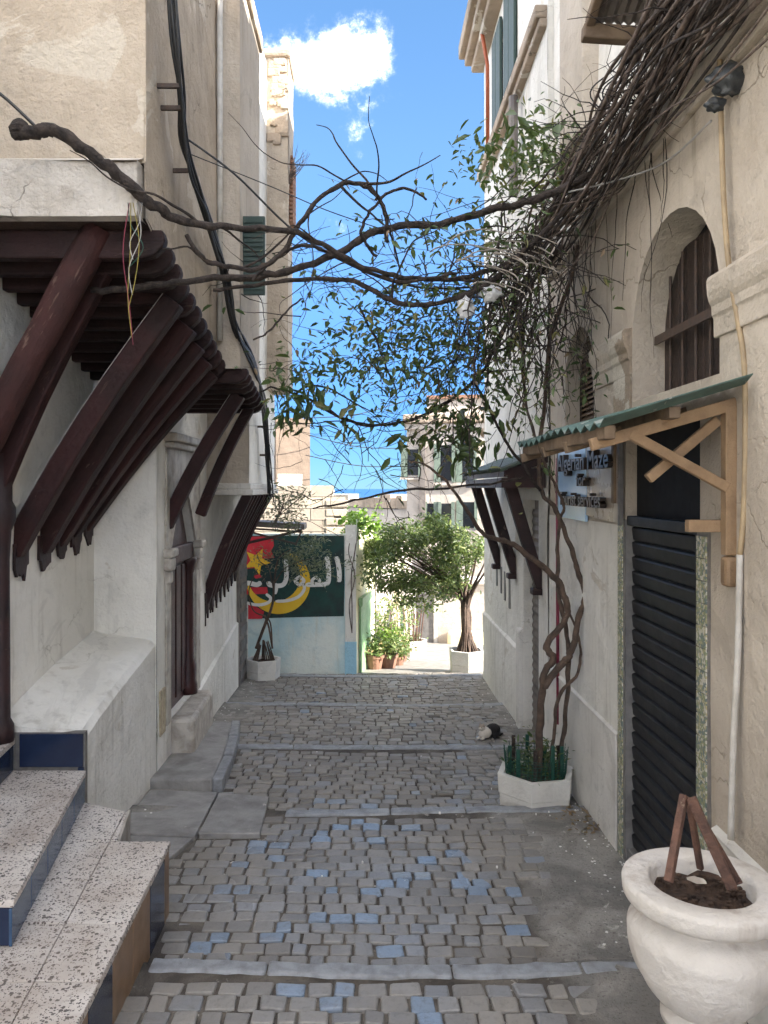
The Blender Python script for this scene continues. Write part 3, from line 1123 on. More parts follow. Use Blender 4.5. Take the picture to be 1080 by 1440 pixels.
# white-washed lower walling and skirt with its sloping top edge
for y0, y1, nm in ((4.97, 6.91, 'skirting'), (1.0, 3.60, 'skirting')):
    mb = MB()
    wall(mb, 'x', XR - 0.028, y0, y1, -0.7, 0.50, [], 0.2, 0.010)
    mb.box(XR - 0.02, XR + 0.02, y0, y1, -0.7, 0.50)
    mb.quad((XR - 0.03, y0, 0.50), (XR - 0.03, y1, 0.50), (XR + 0.02, y1, 0.53), (XR + 0.02, y0, 0.53))
    mb.quad((XR - 0.03, y0, -0.7), (XR - 0.03, y0, 0.5), (XR + 0.02, y0, 0.5), (XR + 0.02, y0, -0.7))
    mb.build(nm, M['plaster_grey'], shop)
mb = MB()
wall(mb, 'x', XR - 0.008, 4.96, 6.90, 0.50, 1.86, [], 0.2, 0.004)
mb.build('whitewash', M['plaster_white'], shop)
# moulded imposts of the arched windows
IMP = [(0.10, 2.84), (-0.018, 2.84), (-0.020, 2.93), (-0.034, 2.945), (-0.036, 2.985), (-0.055, 3.01), (-0.068, 3.045), (-0.072, 3.105), (-0.060, 3.125), (0.10, 3.14)]
for (y0, y1, mt, sc_) in ((2.4, 3.60, 'plaster_cream', 0.65), (4.745, 5.08, 'plaster_bare', 0.8), (5.085, 5.54, 'plaster_cream', 0.6)):
    MB().extrude([(XR + a * (sc_ if a < 0 else 1), y0, b - (0.04 if sc_ < 1 else 0)) for a, b in IMP], (0, y1 - y0, 0)).build('impost', M[mt], shop, bevel=0.006)
mb = MB()
wall(mb, 'x', XR - 0.016, 4.745, 5.075, 2.42, 2.845, [], 0.06, 0.012)
mb.box(XR - 0.012, XR + 0.02, 4.75, 5.07, 2.42, 2.845)
mb.build('pier_render', M['plaster_bare'], shop)

# arched window: boarded frame, vertical bars, flat iron strap
win = MB().box(XR + 0.20, XR + 0.24, 3.52, 3.60, 2.6, 3.5).box(XR + 0.20, XR + 0.24, 4.66, 4.76, 2.6, 3.5).box(XR + 0.20, XR + 0.24, 3.59, 4.67, 2.6, 2.68).build('arched_window', M['dark_wood'], shop)
def arch_z(yv):
    f = max(0.0, 1 - ((yv - 4.15) / 0.59) ** 2)
    return 3.0 + 0.58 * math.sqrt(f)


for k in range(9):
    yv = 3.64 + k * 0.113
    ya, yb = yv, yv + 0.104
    MB().extrude([(XR + 0.205, ya, 2.60), (XR + 0.205, yb, 2.60), (XR + 0.205, yb, min(3.50, arch_z(yb) + 0.04)), (XR + 0.205, ya, min(3.50, arch_z(ya) + 0.04))], (0.03, 0, 0)).build('board', M['dark_wood'], win, bevel=0.006)
for k in range(6):
    yv = 3.70 + k * 0.18
    MB().tube([(XR + 0.18, yv, 2.62), (XR + 0.18, yv, min(3.46, arch_z(yv) - 0.01))], 0.009, 6).build('bar', M['rust'], win)
MB().box(XR + 0.135, XR + 0.148, 3.56, 4.74, 2.98, 3.03).build('iron_strap', M['rust'], win)
MB().box(XR + 0.25, XR + 0.27, 3.5, 4.8, 2.55, 3.65).build('pane', M['black_void'], win)
win2 = MB().box(XR + 0.12, XR + 0.16, 5.56, 5.62, 2.5, 3.3).box(XR + 0.12, XR + 0.16, 6.30, 6.36, 2.5, 3.3).box(XR + 0.12, XR + 0.16, 5.55, 6.37, 2.46, 2.52).build('arched_window', M['dark_wood'], shop)
for k in range(20):
    zv = 2.52 + k * 0.041
    MB().add([(XR + 0.11, 5.6, zv), (XR + 0.11, 6.32, zv), (XR + 0.15, 6.32, zv + 0.04), (XR + 0.15, 5.6, zv + 0.04),
              (XR + 0.116, 5.6, zv - 0.006), (XR + 0.116, 6.32, zv - 0.006), (XR + 0.156, 6.32, zv + 0.034), (XR + 0.156, 5.6, zv + 0.034)],
             [(0, 1, 2, 3), (7, 6, 5, 4), (0, 4, 5, 1), (3, 2, 6, 7), (0, 3, 7, 4), (1, 5, 6, 2)]).build('louvre_slat', M['timber_dirty'], win2)
MB().box(XR + 0.18, XR + 0.20, 5.5, 6.4, 2.45, 3.4).build('pane', M['black_void'], win2)

# roller shutter in the shop opening, dark fanlight above it
rs = MB().box(XR + 0.050, XR + 0.065, 3.70, 4.92, -0.5, 1.88).build('roller_shutter', M['shutter'], shop)
nsl = 22
zlo, zhi = -0.16, 1.86
for k in range(nsl):
    z0 = zlo + (zhi - zlo) * k / nsl
    hgt = (zhi - zlo) / nsl
    prof = [(0.048, 0.0), (0.036, 0.10), (0.033, 0.30), (0.030, 0.55), (0.027, 0.80), (0.030, 0.90), (0.048, 0.97)]
    m_ = MB()
    for q in range(6):
        (xa, fa), (xb2, fb) = prof[q], prof[q + 1]
        m_.quad((XR + xa, 3.775, z0 + hgt * fa), (XR + xa, 4.855, z0 + hgt * fa), (XR + xb2, 4.855, z0 + hgt * fb), (XR + xb2, 3.775, z0 + hgt * fb))
    m_.build('slat', M['shutter'], rs)
MB().box(XR + 0.0, XR + 0.05, 3.775, 4.855, -0.245, -0.165).build('bottom_rail', M['grey_metal'], rs, bevel=0.008)
MB().box(XR - 0.012, XR + 0.05, 3.772, 3.800, -0.25, 1.90).build('guide_rail', M['shutter'], rs)
MB().box(XR - 0.012, XR + 0.05, 4.830, 4.858, -0.25, 1.90).build('guide_rail', M['grey_metal'], rs)
MB().box(XR - 0.005, XR + 0.06, 3.801, 4.829, 1.865, 1.925).build('shutter_lintel', M['shutter'], rs, bevel=0.006)
MB().box(XR + 0.07, XR + 0.09, 3.7, 4.95, 1.9, 2.5).build('fanlight', M['black_void'], shop)
MB().box(XR - 0.06, XR + 0.24, 3.772, 4.858, -0.46, -0.25).build('door_sill', M['marble'], shop, bevel=0.012)
# faience strips on the jambs, built of little tiles
for (ya, yb) in ((3.655, 3.765), (4.865, 4.955)):
    strip = MB().box(XR - 0.016, XR + 0.02, ya - 0.004, yb + 0.004, -0.3, 1.90).build('jamb_strip', M['grout'], shop)
    zt_ = -0.29
    k = 0
    while zt_ < 1.80:
        MB().box(XR - 0.022, XR, ya, yb, zt_, zt_ + 0.104).build('tile', M['faience'], strip, bevel=0.002)
        zt_ += 0.108
        k += 1

# upper front: pilaster on its corbel, stump of a downpipe
mb = MB().box(1.54, 1.70, 5.55, 6.22, 4.78, 8.0).box(1.50, 1.70, 5.50, 6.27, 4.66, 4.775).box(1.56, 1.70, 5.56, 6.20, 4.56, 4.655)
mb.build('pilaster', M['plaster_cream'], shop, bevel=0.015)

# tenant house beyond
white = thing('white_house', 'tall whitewashed house with green shuttered upper windows and a tiled door hood', 'house', (1.605, 9.0, g(9)))
XW = 1.612
H_D2 = (7.30, 8.02, -1.2, 1.98)
H_U1 = (8.35, 8.95, 6.70, 8.0)
H_U2 = (9.25, 9.80, 6.55, 7.75)
mb = MB()
wall(mb, 'x', XW, 6.92, 10.72, -1.2, 8.35, [H_D2, H_U1, H_U2], 0.22, 0.016)
reveal(mb, 'x', XW, 0.25, H_D2)
reveal(mb, 'x', XW, 0.2, H_U1)
reveal(mb, 'x', XW, 0.2, H_U2)
mb.quad((XW, 6.92, 4.0), (XW, 6.92, 8.35), (2.3, 6.92, 8.35), (2.3, 6.92, 4.0))
wall(mb, 'y', 10.72, XW, 2.3, -1.2, 8.35, [], 0.4, 0.01)
mb.box(2.0, 2.3, 6.93, 10.70, -1.2, 8.3)  # unseen back of the house kept shallow to let sun past
mb.box(1.66, 2.1, 6.93, 10.70, 8.2, 8.35)
mb.build('wall', M['plaster_white'], white)
mb = MB()
wall(mb, 'x', XW - 0.03, 8.10, 10.70, -1.2, 0.36, [], 0.2, 0.010)
mb.box(XW - 0.02, XW + 0.02, 8.10, 10.70, -1.2, 0.36)
mb.quad((XW - 0.03, 8.1, 0.36), (XW - 0.03, 10.7, 0.36), (XW + 0.02, 10.7, 0.40), (XW + 0.02, 8.1, 0.40))
mb.build('skirting', M['plaster_white'], white)
MB().box(1.50, 1.9, 6.95, 10.72, 6.36, 6.48).box(1.54, 1.9, 6.95, 10.72, 6.28, 6.358).build('string_course', M['plaster_bare'], white, bevel=0.015)
mb = MB().box(1.36, 1.95, 6.95, 10.95, 8.10, 8.22).box(1.28, 1.95, 6.95, 11.0, 8.222, 8.42).box(1.45, 1.95, 6.95, 10.9, 7.98, 8.098)
mb.build('cornice', M['plaster_bare'], white, bevel=0.02)
MB().tube([(1.47, 9.98, 8.0), (1.54, 9.99, 7.6), (1.545, 10.0, 6.5)], 0.025, 8).build('downpipe', M['orange_pipe'], white, smooth=True)
for (y0, y1, z0, z1) in (H_U1, H_U2):
    s_ = MB().box(XW + 0.08, XW + 0.11, y0, y1, z0, z1).build('window', M['black_void'], white)
    for (ya, yb) in ((y0 - 0.02, y0 + (y1 - y0) * .48), ((y0 + y1) / 2 + 0.01, y1 + 0.02)):
        MB().box(XW - 0.045, XW - 0.01, ya, yb, z0 - 0.03, z1 + 0.02).build('shutter', M['shutter_green'], s_, bevel=0.006)
MB().tube([(1.53, 8.15, 5.2), (1.53, 8.15, 6.25)], 0.05, 8).build('pipe_stump', M['zinc'], white)
# grey corrugated door with its stone pier
dr = MB().box(XW + 0.12, XW + 0.15, 7.26, 8.06, -0.7, 1.98).build('corrugated_door', M['zinc'], white)
m_ = MB()
n = 60
pr = []
for k in range(n + 1):
    zc_ = -0.62 + 2.5 * k / n
    pr.append((XW + 0.10 + 0.014 * math.sin(k * math.pi / 1.0 * 0.5 * 2) - (0.012 if k % 2 else 0), zc_))
for k in range(n):
    m_.quad((pr[k][0], 7.305, pr[k][1]), (pr[k][0], 8.015, pr[k][1]), (pr[k + 1][0], 8.015, pr[k + 1][1]), (pr[k + 1][0], 7.305, pr[k + 1][1]))
m_.build('corrugated_leaf', M['zinc'], dr)
MB().box(XW - 0.05, XW + 0.1, 8.03, 8.20, -0.6, 0.62).build('stone_pier', M['plaster_grey'], white, bevel=0.03)
for k, yv in enumerate((8.75, 9.05, 9.30, 9.62)):
    MB().box(XW - 0.012, XW + 0.03, yv, yv + 0.07, 0.72 + 0.05 * k, 1.08 + 0.03 * k).build('wall_slot', M['grey_metal'], white)


# ------------------------------------------------------------------ shop canopy (corrugated sheet on new timber)
can = thing('shop_canopy', 'green corrugated canopy on raw timber brackets above the black shutter', 'canopy', (XR, 4.1, 2.4))
xf, xb_, zf, zb = 0.985, 1.61, 2.385, 2.565
m_ = MB()
n = 52
y0, y1 = 3.22, 5.10
for k in range(n + 1):
    yv = y0 + (y1 - y0) * k / n
    dz = 0.016 * math.cos(k * math.pi * 0.5)
    sag = 0.012 * math.sin(yv * 5)
    m_.v += [(xf, yv, zf + dz + sag), (xb_, yv, zb + dz), (xf, yv, zf + dz + sag - 0.006), (xb_, yv, zb + dz - 0.006)]
for k in range(n):
    a = k * 4
    m_.f += [(a, a + 4, a + 5, a + 1), (a + 2, a + 3, a + 7, a + 6), (a, a + 2, a + 6, a + 4)]
m_.f += [(0, 1, 3, 2)]
m_.build('corrugated_sheet', M['green_sheet'], can)
MB().bar((xf + 0.05, 3.30, zf - 0.045), (xf + 0.05, 5.06, zf - 0.045), 0.05, 0.06).build('front_rail', M['timber_dirty'], can, bevel=0.005)
MB().bar((xf + 0.33, 3.30, zf + 0.04), (xf + 0.33, 5.06, zf + 0.04), 0.05, 0.05).build('purlin', M['timber_dirty'], can, bevel=0.005)
for yb, mt in ((3.42, 'timber'), (4.98, 'timber_dirty')):
    fr = MB().bar((xf + 0.0, yb, zf - 0.095), (xb_ + 0.02, yb, zb - 0.09), 0.045, 0.055).build('rafter', M[mt], can, bevel=0.005)
    MB().box(1.578, 1.632, yb - 0.025, yb + 0.03, 1.80 if yb < 4 else 2.0, zb - 0.10).build('wall_post', M[mt], can, bevel=0.005)
    if yb < 4:
        MB().bar((xf + 0.17, yb - 0.01, zf - 0.045), (1.59, yb - 0.01, 2.10), 0.035, 0.045).build('diagonal_brace', M[mt], can, bevel=0.004)
        MB().bar((1.575, yb + 0.05, zb - 0.16), (1.26, yb + 0.05, 2.14), 0.035, 0.045).build('diagonal_brace', M[mt], can, bevel=0.004)
        MB().box(1.44, 1.63, yb + 0.036, yb + 0.085, 1.90, 1.955).build('post_stub', M[mt], can, bevel=0.004)
        MB().box(1.575, 1.640, yb - 0.032, yb + 0.037, 1.66, 1.795).build('post_foot', M[mt], can, bevel=0.018)
for yb in (3.95, 4.45):
    MB().bar((xf + 0.02, yb, zf - 0.08), (xb_ + 0.02, yb, zb - 0.08), 0.05, 0.06).build('rafter', M['timber_dirty'], can, bevel=0.005)

# tiled hood over the second door, three maroon brackets
hood = thing('door_hood', 'small green-tiled hood on maroon brackets over the grey corrugated door', 'canopy', (XW, 8.3, 2.2))
m_ = MB()
m_.add([(1.22, 6.95, 2.25), (1.62, 6.95, 2.40), (1.62, 9.55, 2.40), (1.22, 9.55, 2.25), (1.22, 6.95, 2.20), (1.62, 6.95, 2.33), (1.62, 9.55, 2.33), (1.22, 9.55, 2.20)],
       [(0, 1, 2, 3), (7, 6, 5, 4), (0, 4, 5, 1), (2, 6, 7, 3), (0, 3, 7, 4)])
m_.build('deck', M['maroon'], hood)
yv = 6.98
tm = None
while yv < 9.5:
    arc = []
    if tm is None:
        m_ = MB()
        for k in range(7):
            a = math.pi * k / 6
            arc.append((math.cos(a) * 0.055, math.sin(a) * 0.045))
        for k in range(6):
            m_.add([(1.185, arc[k][0], 2.245 + arc[k][1]), (1.185, arc[k + 1][0], 2.245 + arc[k + 1][1]), (1.625, arc[k + 1][0], 2.415 + arc[k + 1][1]), (1.625, arc[k][0], 2.415 + arc[k][1])], [(0, 1, 2, 3)])
        ob = m_.build('roof_tile', M['green_tile'], hood, smooth=True)
        tm = ob.data
    else:
        ob = bpy.data.objects.new('roof_tile', tm)
        COL.objects.link(ob)
        ob.parent = hood
    ob.location = (0, yv, 0)
    yv += 0.125
MB().box(1.20, 1.26, 6.96, 9.54, 2.10, 2.19).build('fascia', M['maroon'], hood)
MB().box(1.26, 1.60, 6.96, 7.0, 2.10, 2.28).build('end_board', M['maroon'], hood)
for yb in (7.15, 8.42, 9.45):
    m_ = MB().extrude([(1.26, yb, 2.12), (1.38, yb, 2.12), (1.62, yb, 1.30), (1.62, yb, 1.16), (1.56, yb, 1.16), (1.50, yb, 1.34)], (0, 0.09, 0))
    br = m_.build('bracket', M['maroon'], hood, bevel=0.008)
    MB().box(1.52, 1.63, yb - 0.02, yb + 0.11, 1.10, 1.16).build('bracket_foot', M['maroon'], br, bevel=0.01)

# small corrugated shelter high on the wall
bal = thing('window_shelter', 'old corrugated window shelter with a wooden beam high on the white wall', 'canopy', (1.66, 4.0, 4.6))
m_ = MB()
n = 16
for k in range(n + 1):
    xx = 1.22 + 0.44 * k / n
    dz = 0.012 * math.cos(k * math.pi)
    m_.v += [(xx, 4.34, 4.72 + dz), (xx, 3.2, 5.05 + dz)]
for k in range(n):
    m_.f.append((2 * k, 2 * k + 1, 2 * k + 3, 2 * k + 2))
m_.build('corrugated_sheet', M['zinc'], bal)
MB().bar((1.20, 4.32, 4.66), (1.67, 4.32, 4.63), 0.07, 0.085).build('beam', M['timber_dirty'], bal, bevel=0.01)
MB().bar((1.235, 4.30, 4.70), (1.235, 3.2, 5.02), 0.05, 0.06).build('side_rail', M['timber_dirty'], bal, bevel=0.01)
MB().box(1.60, 1.66, 3.6, 4.3, 4.4, 4.64).build('wall_board', M['zinc'], bal)

# ------------------------------------------------------------------ sign on the wall by the shop
sg = thing('wall_sign', 'glossy shop sign, sky and wall reflections painted as pale blue and beige halves, with raised dark lettering', 'sign', (XR, 5.65, 2.1))
MB().extrude([(XR - 0.014, 6.455, 1.86), (XR - 0.014, 5.66, 1.85), (XR - 0.014, 5.62, 2.06), (XR - 0.014, 5.66, 2.42), (XR - 0.014, 6.455, 2.42)], (-0.021, 0, 0)).build('sky_reflection_panel', M['sign_sky_reflection'], sg)
MB().extrude([(XR - 0.014, 5.655, 1.90), (XR - 0.014, 4.905, 1.87), (XR - 0.014, 4.905, 2.42), (XR - 0.014, 5.655, 2.42)], (-0.016, 0, 0)).build('wall_reflection_panel', M['sign_wall_reflection'], sg)
for ya in (4.87, 6.461):
    MB().box(XR - 0.040, XR - 0.012, ya, ya + 0.029, 1.86, 2.46).build('frame_side', M['grey_metal'], sg)
dg = bpy.context.evaluated_depsgraph_get()


def letters(txt, ycen, zbase, width, height, name):
    cu = bpy.data.curves.new(name, 'FONT')
    cu.body = txt
    cu.extrude = 0.09
    cu.align_x = 'LEFT'
    cu.offset = 0.012
    ob = bpy.data.objects.new(name, cu)
    COL.objects.link(ob)
    bpy.context.view_layer.update()
    dg = bpy.context.evaluated_depsgraph_get()
    me = bpy.data.meshes.new_from_object(ob.evaluated_get(dg))
    bpy.data.objects.remove(ob)
    co = np.empty(len(me.vertices) * 3)
    me.vertices.foreach_get('co', co)
    co = co.reshape(-1, 3)
    mn, mx = co.min(0), co.max(0)
    s_ = np.empty_like(co)
    s_[:, 0] = XR - 0.058 - (co[:, 2] - 0) / 0.09 * 0.022
    s_[:, 1] = ycen + width / 2 - (co[:, 0] - mn[0]) / (mx[0] - mn[0]) * width
    s_[:, 2] = zbase + co[:, 1] * height
    s_ -= np.array(root_loc(sg))
    # one mesh per glyph
    nv_ = len(s_)
    par = list(range(nv_))

    def find(a):
        while par[a] != a:
            par[a] = par[par[a]]
            a = par[a]
        return a
    # vertices of one glyph share their outline edges; join by connectivity and coincident corners
    for e in me.edges:
        a, b = find(e.vertices[0]), find(e.vertices[1])
        par[a] = b
    seen = {}
    for i_ in range(nv_):
        key = (round(co[i_, 0], 5), round(co[i_, 1], 5))
        if key in seen:
            par[find(i_)] = find(seen[key])
        else:
            seen[key] = i_
    groups = {}
    for p_ in me.polygons:
        groups.setdefault(find(p_.vertices[0]), []).append(tuple(p_.vertices))
    for fs in groups.values():
        ids = sorted(set(i_ for f in fs for i_ in f))
        mp = {a: k for k, a in enumerate(ids)}
        gm_ = bpy.data.meshes.new('letter')
        gm_.from_pydata([tuple(s_[a]) for a in ids], [], [tuple(mp[a] for a in f) for f in fs])
        gm_.materials.append(M['letter'])
        o2 = bpy.data.objects.new('letter', gm_)
        COL.objects.link(o2)
        o2.parent = sg
    bpy.data.meshes.remove(me)


letters('Algerian Maze', 5.64, 2.235, 1.34, 0.185, 'lettering')
letters('for', 5.62, 2.115, 0.24, 0.13, 'lettering')
letters('Tourist services', 5.70, 1.965, 1.12, 0.15, 'lettering')

# ------------------------------------------------------------------ left-hand house with the jettied upper floor
jet = thing('jettied_house', 'beige house whose upper floor juts over the lane on dark maroon struts', 'house', (-2.28, 5.0, g(5)))
XA, XB, XC = -1.25, -1.06, -1.30
XI = -2.28                                  # face of the set-back ground floor


def zA(Y):
    return 3.60 - 0.235 * (Y - 4.3)


def zB(Y):
    return 3.09 - 0.17 * (Y - 6.3)


mb = MB()
H_E = (3.55, 4.62, 0.56, 2.5)
wall(mb, 'x', XI, -1.0, 6.36, -0.6, 3.7, [H_E], 0.22, 0.014)
reveal(mb, 'x', XI, -0.3, H_E)
wall(mb, 'y', 6.345, XI - 0.02, XL, -0.8, 3.45, [], 0.2, 0.012)
mb.box(-6, XI - 0.35, -1.0, 9.0, -0.8, 6.2)
mb.build('ground_floor_wall', M['plaster_white'], jet)
mb = MB()
wall(mb, 'y', 4.30, -5.0, XA, 3.92, 6.5, [], 0.2, 0.014)
wall(mb, 'x', XA, 4.30, 6.32, 3.62, 6.5, [], 0.2, 0.012, zfun=lambda u_: zA(u_) - 3.62)
mb.box(-5, XA - 0.08, 4.36, 6.3, 4.0, 6.5)
mb.box(-5, XA - 0.08, 6.3, 9.0, 4.0, 6.4)
mb.build('upper_wall', M['plaster_beige'], jet)
mb = MB()
wall(mb, 'y', 4.235, -5.0, XA - 0.03, 3.60, 3.91, [], 0.05, 0.06)
mb.box(-5.0, XA - 0.05, 4.262, 4.40, 3.61, 3.90)
mb.quad((-5, 4.24, 3.91), (XA - 0.03, 4.24, 3.91), (XA - 0.01, 4.31, 3.95), (-5, 4.31, 3.95))
mb.quad((-5, 4.24, 3.60), (XA - 0.03, 4.24, 3.60), (XA - 0.03, 4.5, 3.62), (-5, 4.5, 3.62))
mb.quad((XA - 0.03, 4.235, 3.60), (XA - 0.03, 4.235, 3.91), (XA - 0.02, 4.4, 3.91), (XA - 0.02, 4.4, 3.60))
mb.build('plaster_band', M['plaster_band'], jet)
# bay beyond, a little farther out
mb = MB()
wall(mb, 'y', 6.30, XA - 0.02, XB, 3.08, 6.42, [], 0.2, 0.008)
wall(mb, 'x', XB, 6.30, 7.42, 3.05, 6.42, [], 0.2, 0.010, zfun=lambda u_: zB(u_) - 3.05)
mb.box(-5, XB - 0.06, 6.36, 7.40, 3.4, 6.40)
mb.build('bay_wall', M['plaster_cream'], jet)
mb = MB().box(XB - 0.05, XB + 0.035, 6.28, 7.44, 6.30, 6.46)
mb.build('bay_coping', M['plaster_bare'], jet, bevel=0.02)
MB().tube([(XA + 0.035, 6.255, 3.3), (XA + 0.035, 6.255, 6.4)], 0.024, 8).build('downpipe', M['conduit_grey'], jet, smooth=True)

# boarding and joists under the jetty
m_ = MB()
m_.add([(-3.4, 4.32, zA(4.32) + 0.02), (XA + 0.0, 4.32, zA(4.32) + 0.02), (XA, 6.32, zA(6.32) + 0.02), (-3.4, 6.32, zA(6.32) + 0.02)], [(0, 1, 2, 3)])
m_.build('soffit_boarding', M['dark_wood'], jet)
yj = 4.42
while yj < 6.28:
    z = zA(yj) + 0.015
    m_ = MB().extrude([(-3.2, yj, z), (-1.19, yj, z), (-1.175, yj, z - 0.05), (-1.19, yj, z - 0.10), (-1.24, yj, z - 0.145), (-1.31, yj, z - 0.165), (-3.2, yj, z - 0.165)], (0, 0.085, 0))
    m_.build('joist', M['maroon_joist'], jet, bevel=0.012)
    yj += 0.185
yj = 4.5

def strut(p, q, w_, name='strut', mat='maroon_strut', rnd=False, parent=None):
    m_ = MB()
    p, q = Vector(p), Vector(q)
    if rnd:
        n = 8
        pts = [p.lerp(q, k / n) + Vector((0, random.uniform(-.006, .006), random.uniform(-.008, .008))) for k in range(n + 1)]
        m_.tube(pts, [w_ / 2 * random.uniform(.95, 1.06) for _ in pts], 14, 0.03)
        return m_.build(name, M[mat], parent or jet, smooth=True)
    n = 6
    bow = (q - p).cross(Vector((0, 1, 0))).normalized() * (q - p).length * 0.022
    pts = [p.lerp(q, k / n) + bow * math.sin(math.pi * k / n) for k in range(n + 1)]
    b = 0
    for k, c in enumerate(pts):
        d = (pts[min(k + 1, n)] - pts[max(k - 1, 0)]).normalized()
        s_ = Vector((0, 1, 0))
        t_ = s_.cross(d).normalized()
        for a_, b_ in ((-1, -1), (1, -1), (1, 1), (-1, 1)):
            m_.v.append(tuple(c + s_ * a_ * w_ * 0.42 + t_ * b_ * w_ * 0.5))
    for k in range(n):
        for e in range(4):
            m_.f.append((k * 4 + e, k * 4 + (e + 1) % 4, k * 4 + 4 + (e + 1) % 4, k * 4 + 4 + e))
    m_.f += [(3, 2, 1, 0), (n * 4, n * 4 + 1, n * 4 + 2, n * 4 + 3)]
    so = m_.build(name, M[mat], parent or jet, bevel=0.014)
    edge = [pts[k] + Vector((0, -w_ * 0.40, 0)) + Vector((0, 1, 0)).cross((q - p).normalized()).normalized() * (-w_ * 0.49) for k in range(n + 1)]  # thin pale line along one edge of the strut
    MB().tube(edge, 0.0028, 4).build('pale_edge', M['wire_w'], so)
    return so


strut(P(-70, 712, 4.45), P(140, 322, 4.45), 0.185, 'round_strut', 'maroon_pole', True)
strut(P(-40, 780, 4.66), P(164, 345, 4.66), 0.12)
for k, yv in enumerate((5.00, 5.36, 5.66, 5.94, 6.20)):
    strut((XI - 0.03, yv + random.uniform(-.02, .02), 1.66 + 0.03 * k + random.uniform(-.03, .03)), (-1.27, yv, zA(yv) - 0.12), 0.145 * random.uniform(.88, 1.08))
# maroon paint run down the wall below each strut foot
def paint_run(y_, z_, w_, x_, parent):
    n = 7
    lo = [(x_, y_ - w_ / 2 + w_ * k / n, z_ - random.uniform(0.03, 0.17) * (1 - abs(2 * k / n - 1) * 0.5)) for k in range(n + 1)]
    MB().extrude([(x_, y_ + w_ / 2, z_ + 0.12), (x_, y_ - w_ / 2, z_ + 0.12)] + lo, (-0.02, 0, 0)).build('paint_run', M['maroon'], parent)


for k, yv in enumerate((5.00, 5.36, 5.66, 5.94, 6.20)):
    paint_run(yv, 1.62 + 0.03 * k, 0.15 + random.uniform(0, .06), XI + 0.024, jet)
# pair of struts under the bay
strut((XL - 0.03, 6.74, 1.76), (-1.14, 6.74, 2.92), 0.12)
strut((-1.60, 7.28, 1.84), (-1.13, 7.28, 2.86), 0.10)
yj = 6.36
while yj < 7.38:
    z = zB(yj) + 0.01
    MB().extrude([(-1.75, yj, z), (-1.01, yj, z), (-1.0, yj, z - 0.04), (-1.03, yj, z - 0.09), (-1.09, yj, z - 0.12), (-1.75, yj, z - 0.12)], (0, 0.075, 0)).build('joist', M['maroon_joist'], jet, bevel=0.01)
    yj += 0.155
# dark door post and door at the head of the stairs
pp = P(8, 1030, 4.68)
MB().lathe([(0.075, 0.0), (0.075, 0.10), (0.055, 0.14), (0.05, 1.1), (0.06, 1.28), (0.085, 1.34), (0.085, 1.42), (0.065, 1.46), (0.065, 1.75)], (-2.235, 4.66, 0.56), 14).build('door_post', M['maroon'], jet, smooth=True)
MB().box(XI - 0.25, XI - 0.2, 3.5, 4.7, 0.5, 2.55).build('door', M['door_red'], jet)

# white plastered bench against the wall
bench = [(XL, 4.78), (XL, 6.40), (XI - 0.05, 6.40), (XI - 0.05, 4.78)]
m_ = MB()
n = 10
for k in range(n + 1):
    yv = 4.76 + (6.36 - 4.76) * k / n
    zt = 0.575 + (0.85 - 0.575) * (k / n) ** 0.8
    j = 0.008 * nz3(yv, 1, 1, 3)
    m_.v += [(XL + j, yv, -0.9), (XL - 0.01 + j, yv, zt - 0.05), (XL - 0.045 + j, yv, zt - 0.008), (XL - 0.10, yv, zt + 0.004), (XI + 0.1, yv, zt + 0.05 + j), (XI - 0.03, yv, zt + 0.09)]
for k in range(n):
    a = k * 6
    for e in range(5):
        m_.f.append((a + e, a + e + 1, a + 6 + e + 1, a + 6 + e))
m_.f.append((0, 1, 2, 3, 4, 5))
m_.build('plaster_bench', M['plaster_white'], jet, smooth=False)
# navy tiles on the end of the bench
m_ = MB().box(-2.16, XL - 0.012, 4.742, 4.758, 0.375, 0.578)
m_.build('bench_tile', M['navy_tile'], jet, bevel=0.003)
m_ = MB().box(-1.80, XL - 0.008, 4.744, 4.759, 0.10, 0.372)
m_.build('bench_tile', M['navy_tile'], jet, bevel=0.003)
MB().box(-2.2, XL - 0.004, 4.7585, 4.80, -0.5, 0.585).build('bench_end', M['grout'], jet)

# ------------------------------------------------------------------ terrazzo stairs
st = thing('entrance_stairs', 'low terrazzo stairs with navy and tan tiled risers by the lane', 'stairs', (-1.6, 3.6, g(3.6)))


def clip_poly(poly, a, b, c):
    """keep the side a*x+b*y<=c"""
    outp = []
    n = len(poly)
    for i in range(n):
        p, q = poly[i], poly[(i + 1) % n]
        fp, fq = a * p[0] + b * p[1] - c, a * q[0] + b * q[1] - c
        if fp <= 0:
            outp.append(p)
        if (fp < 0) != (fq < 0) and fp != fq:
            t_ = fp / (fp - fq)
            outp.append((p[0] + (q[0] - p[0]) * t_, p[1] + (q[1] - p[1]) * t_))
    return outp


def terrazzo_top(poly, z, parent, cut_y, cut_x):
    """cut a tread into slabs"""
    for ya, yb in zip(cut_y[:-1], cut_y[1:]):
        for xa, xb in zip(cut_x[:-1], cut_x[1:]):
            q = clip_poly(poly, 0, -1, -(ya + 0.0035))
            q = clip_poly(q, 0, 1, yb - 0.0035) if len(q) > 2 else []
            sl = 0.09
            q = clip_poly(q, -1, -sl, -(xa + sl * 3.5 + 0.002)) if len(q) > 2 else []
            q = clip_poly(q, 1, sl, xb + sl * 3.5 - 0.002) if len(q) > 2 else []
            if len(q) > 2:
                dz = random.uniform(-0.002, 0.002)
                MB().prism(q, z - 0.035, z + dz).build('terrazzo_slab', M['terrazzo'], parent, bevel=0.004)


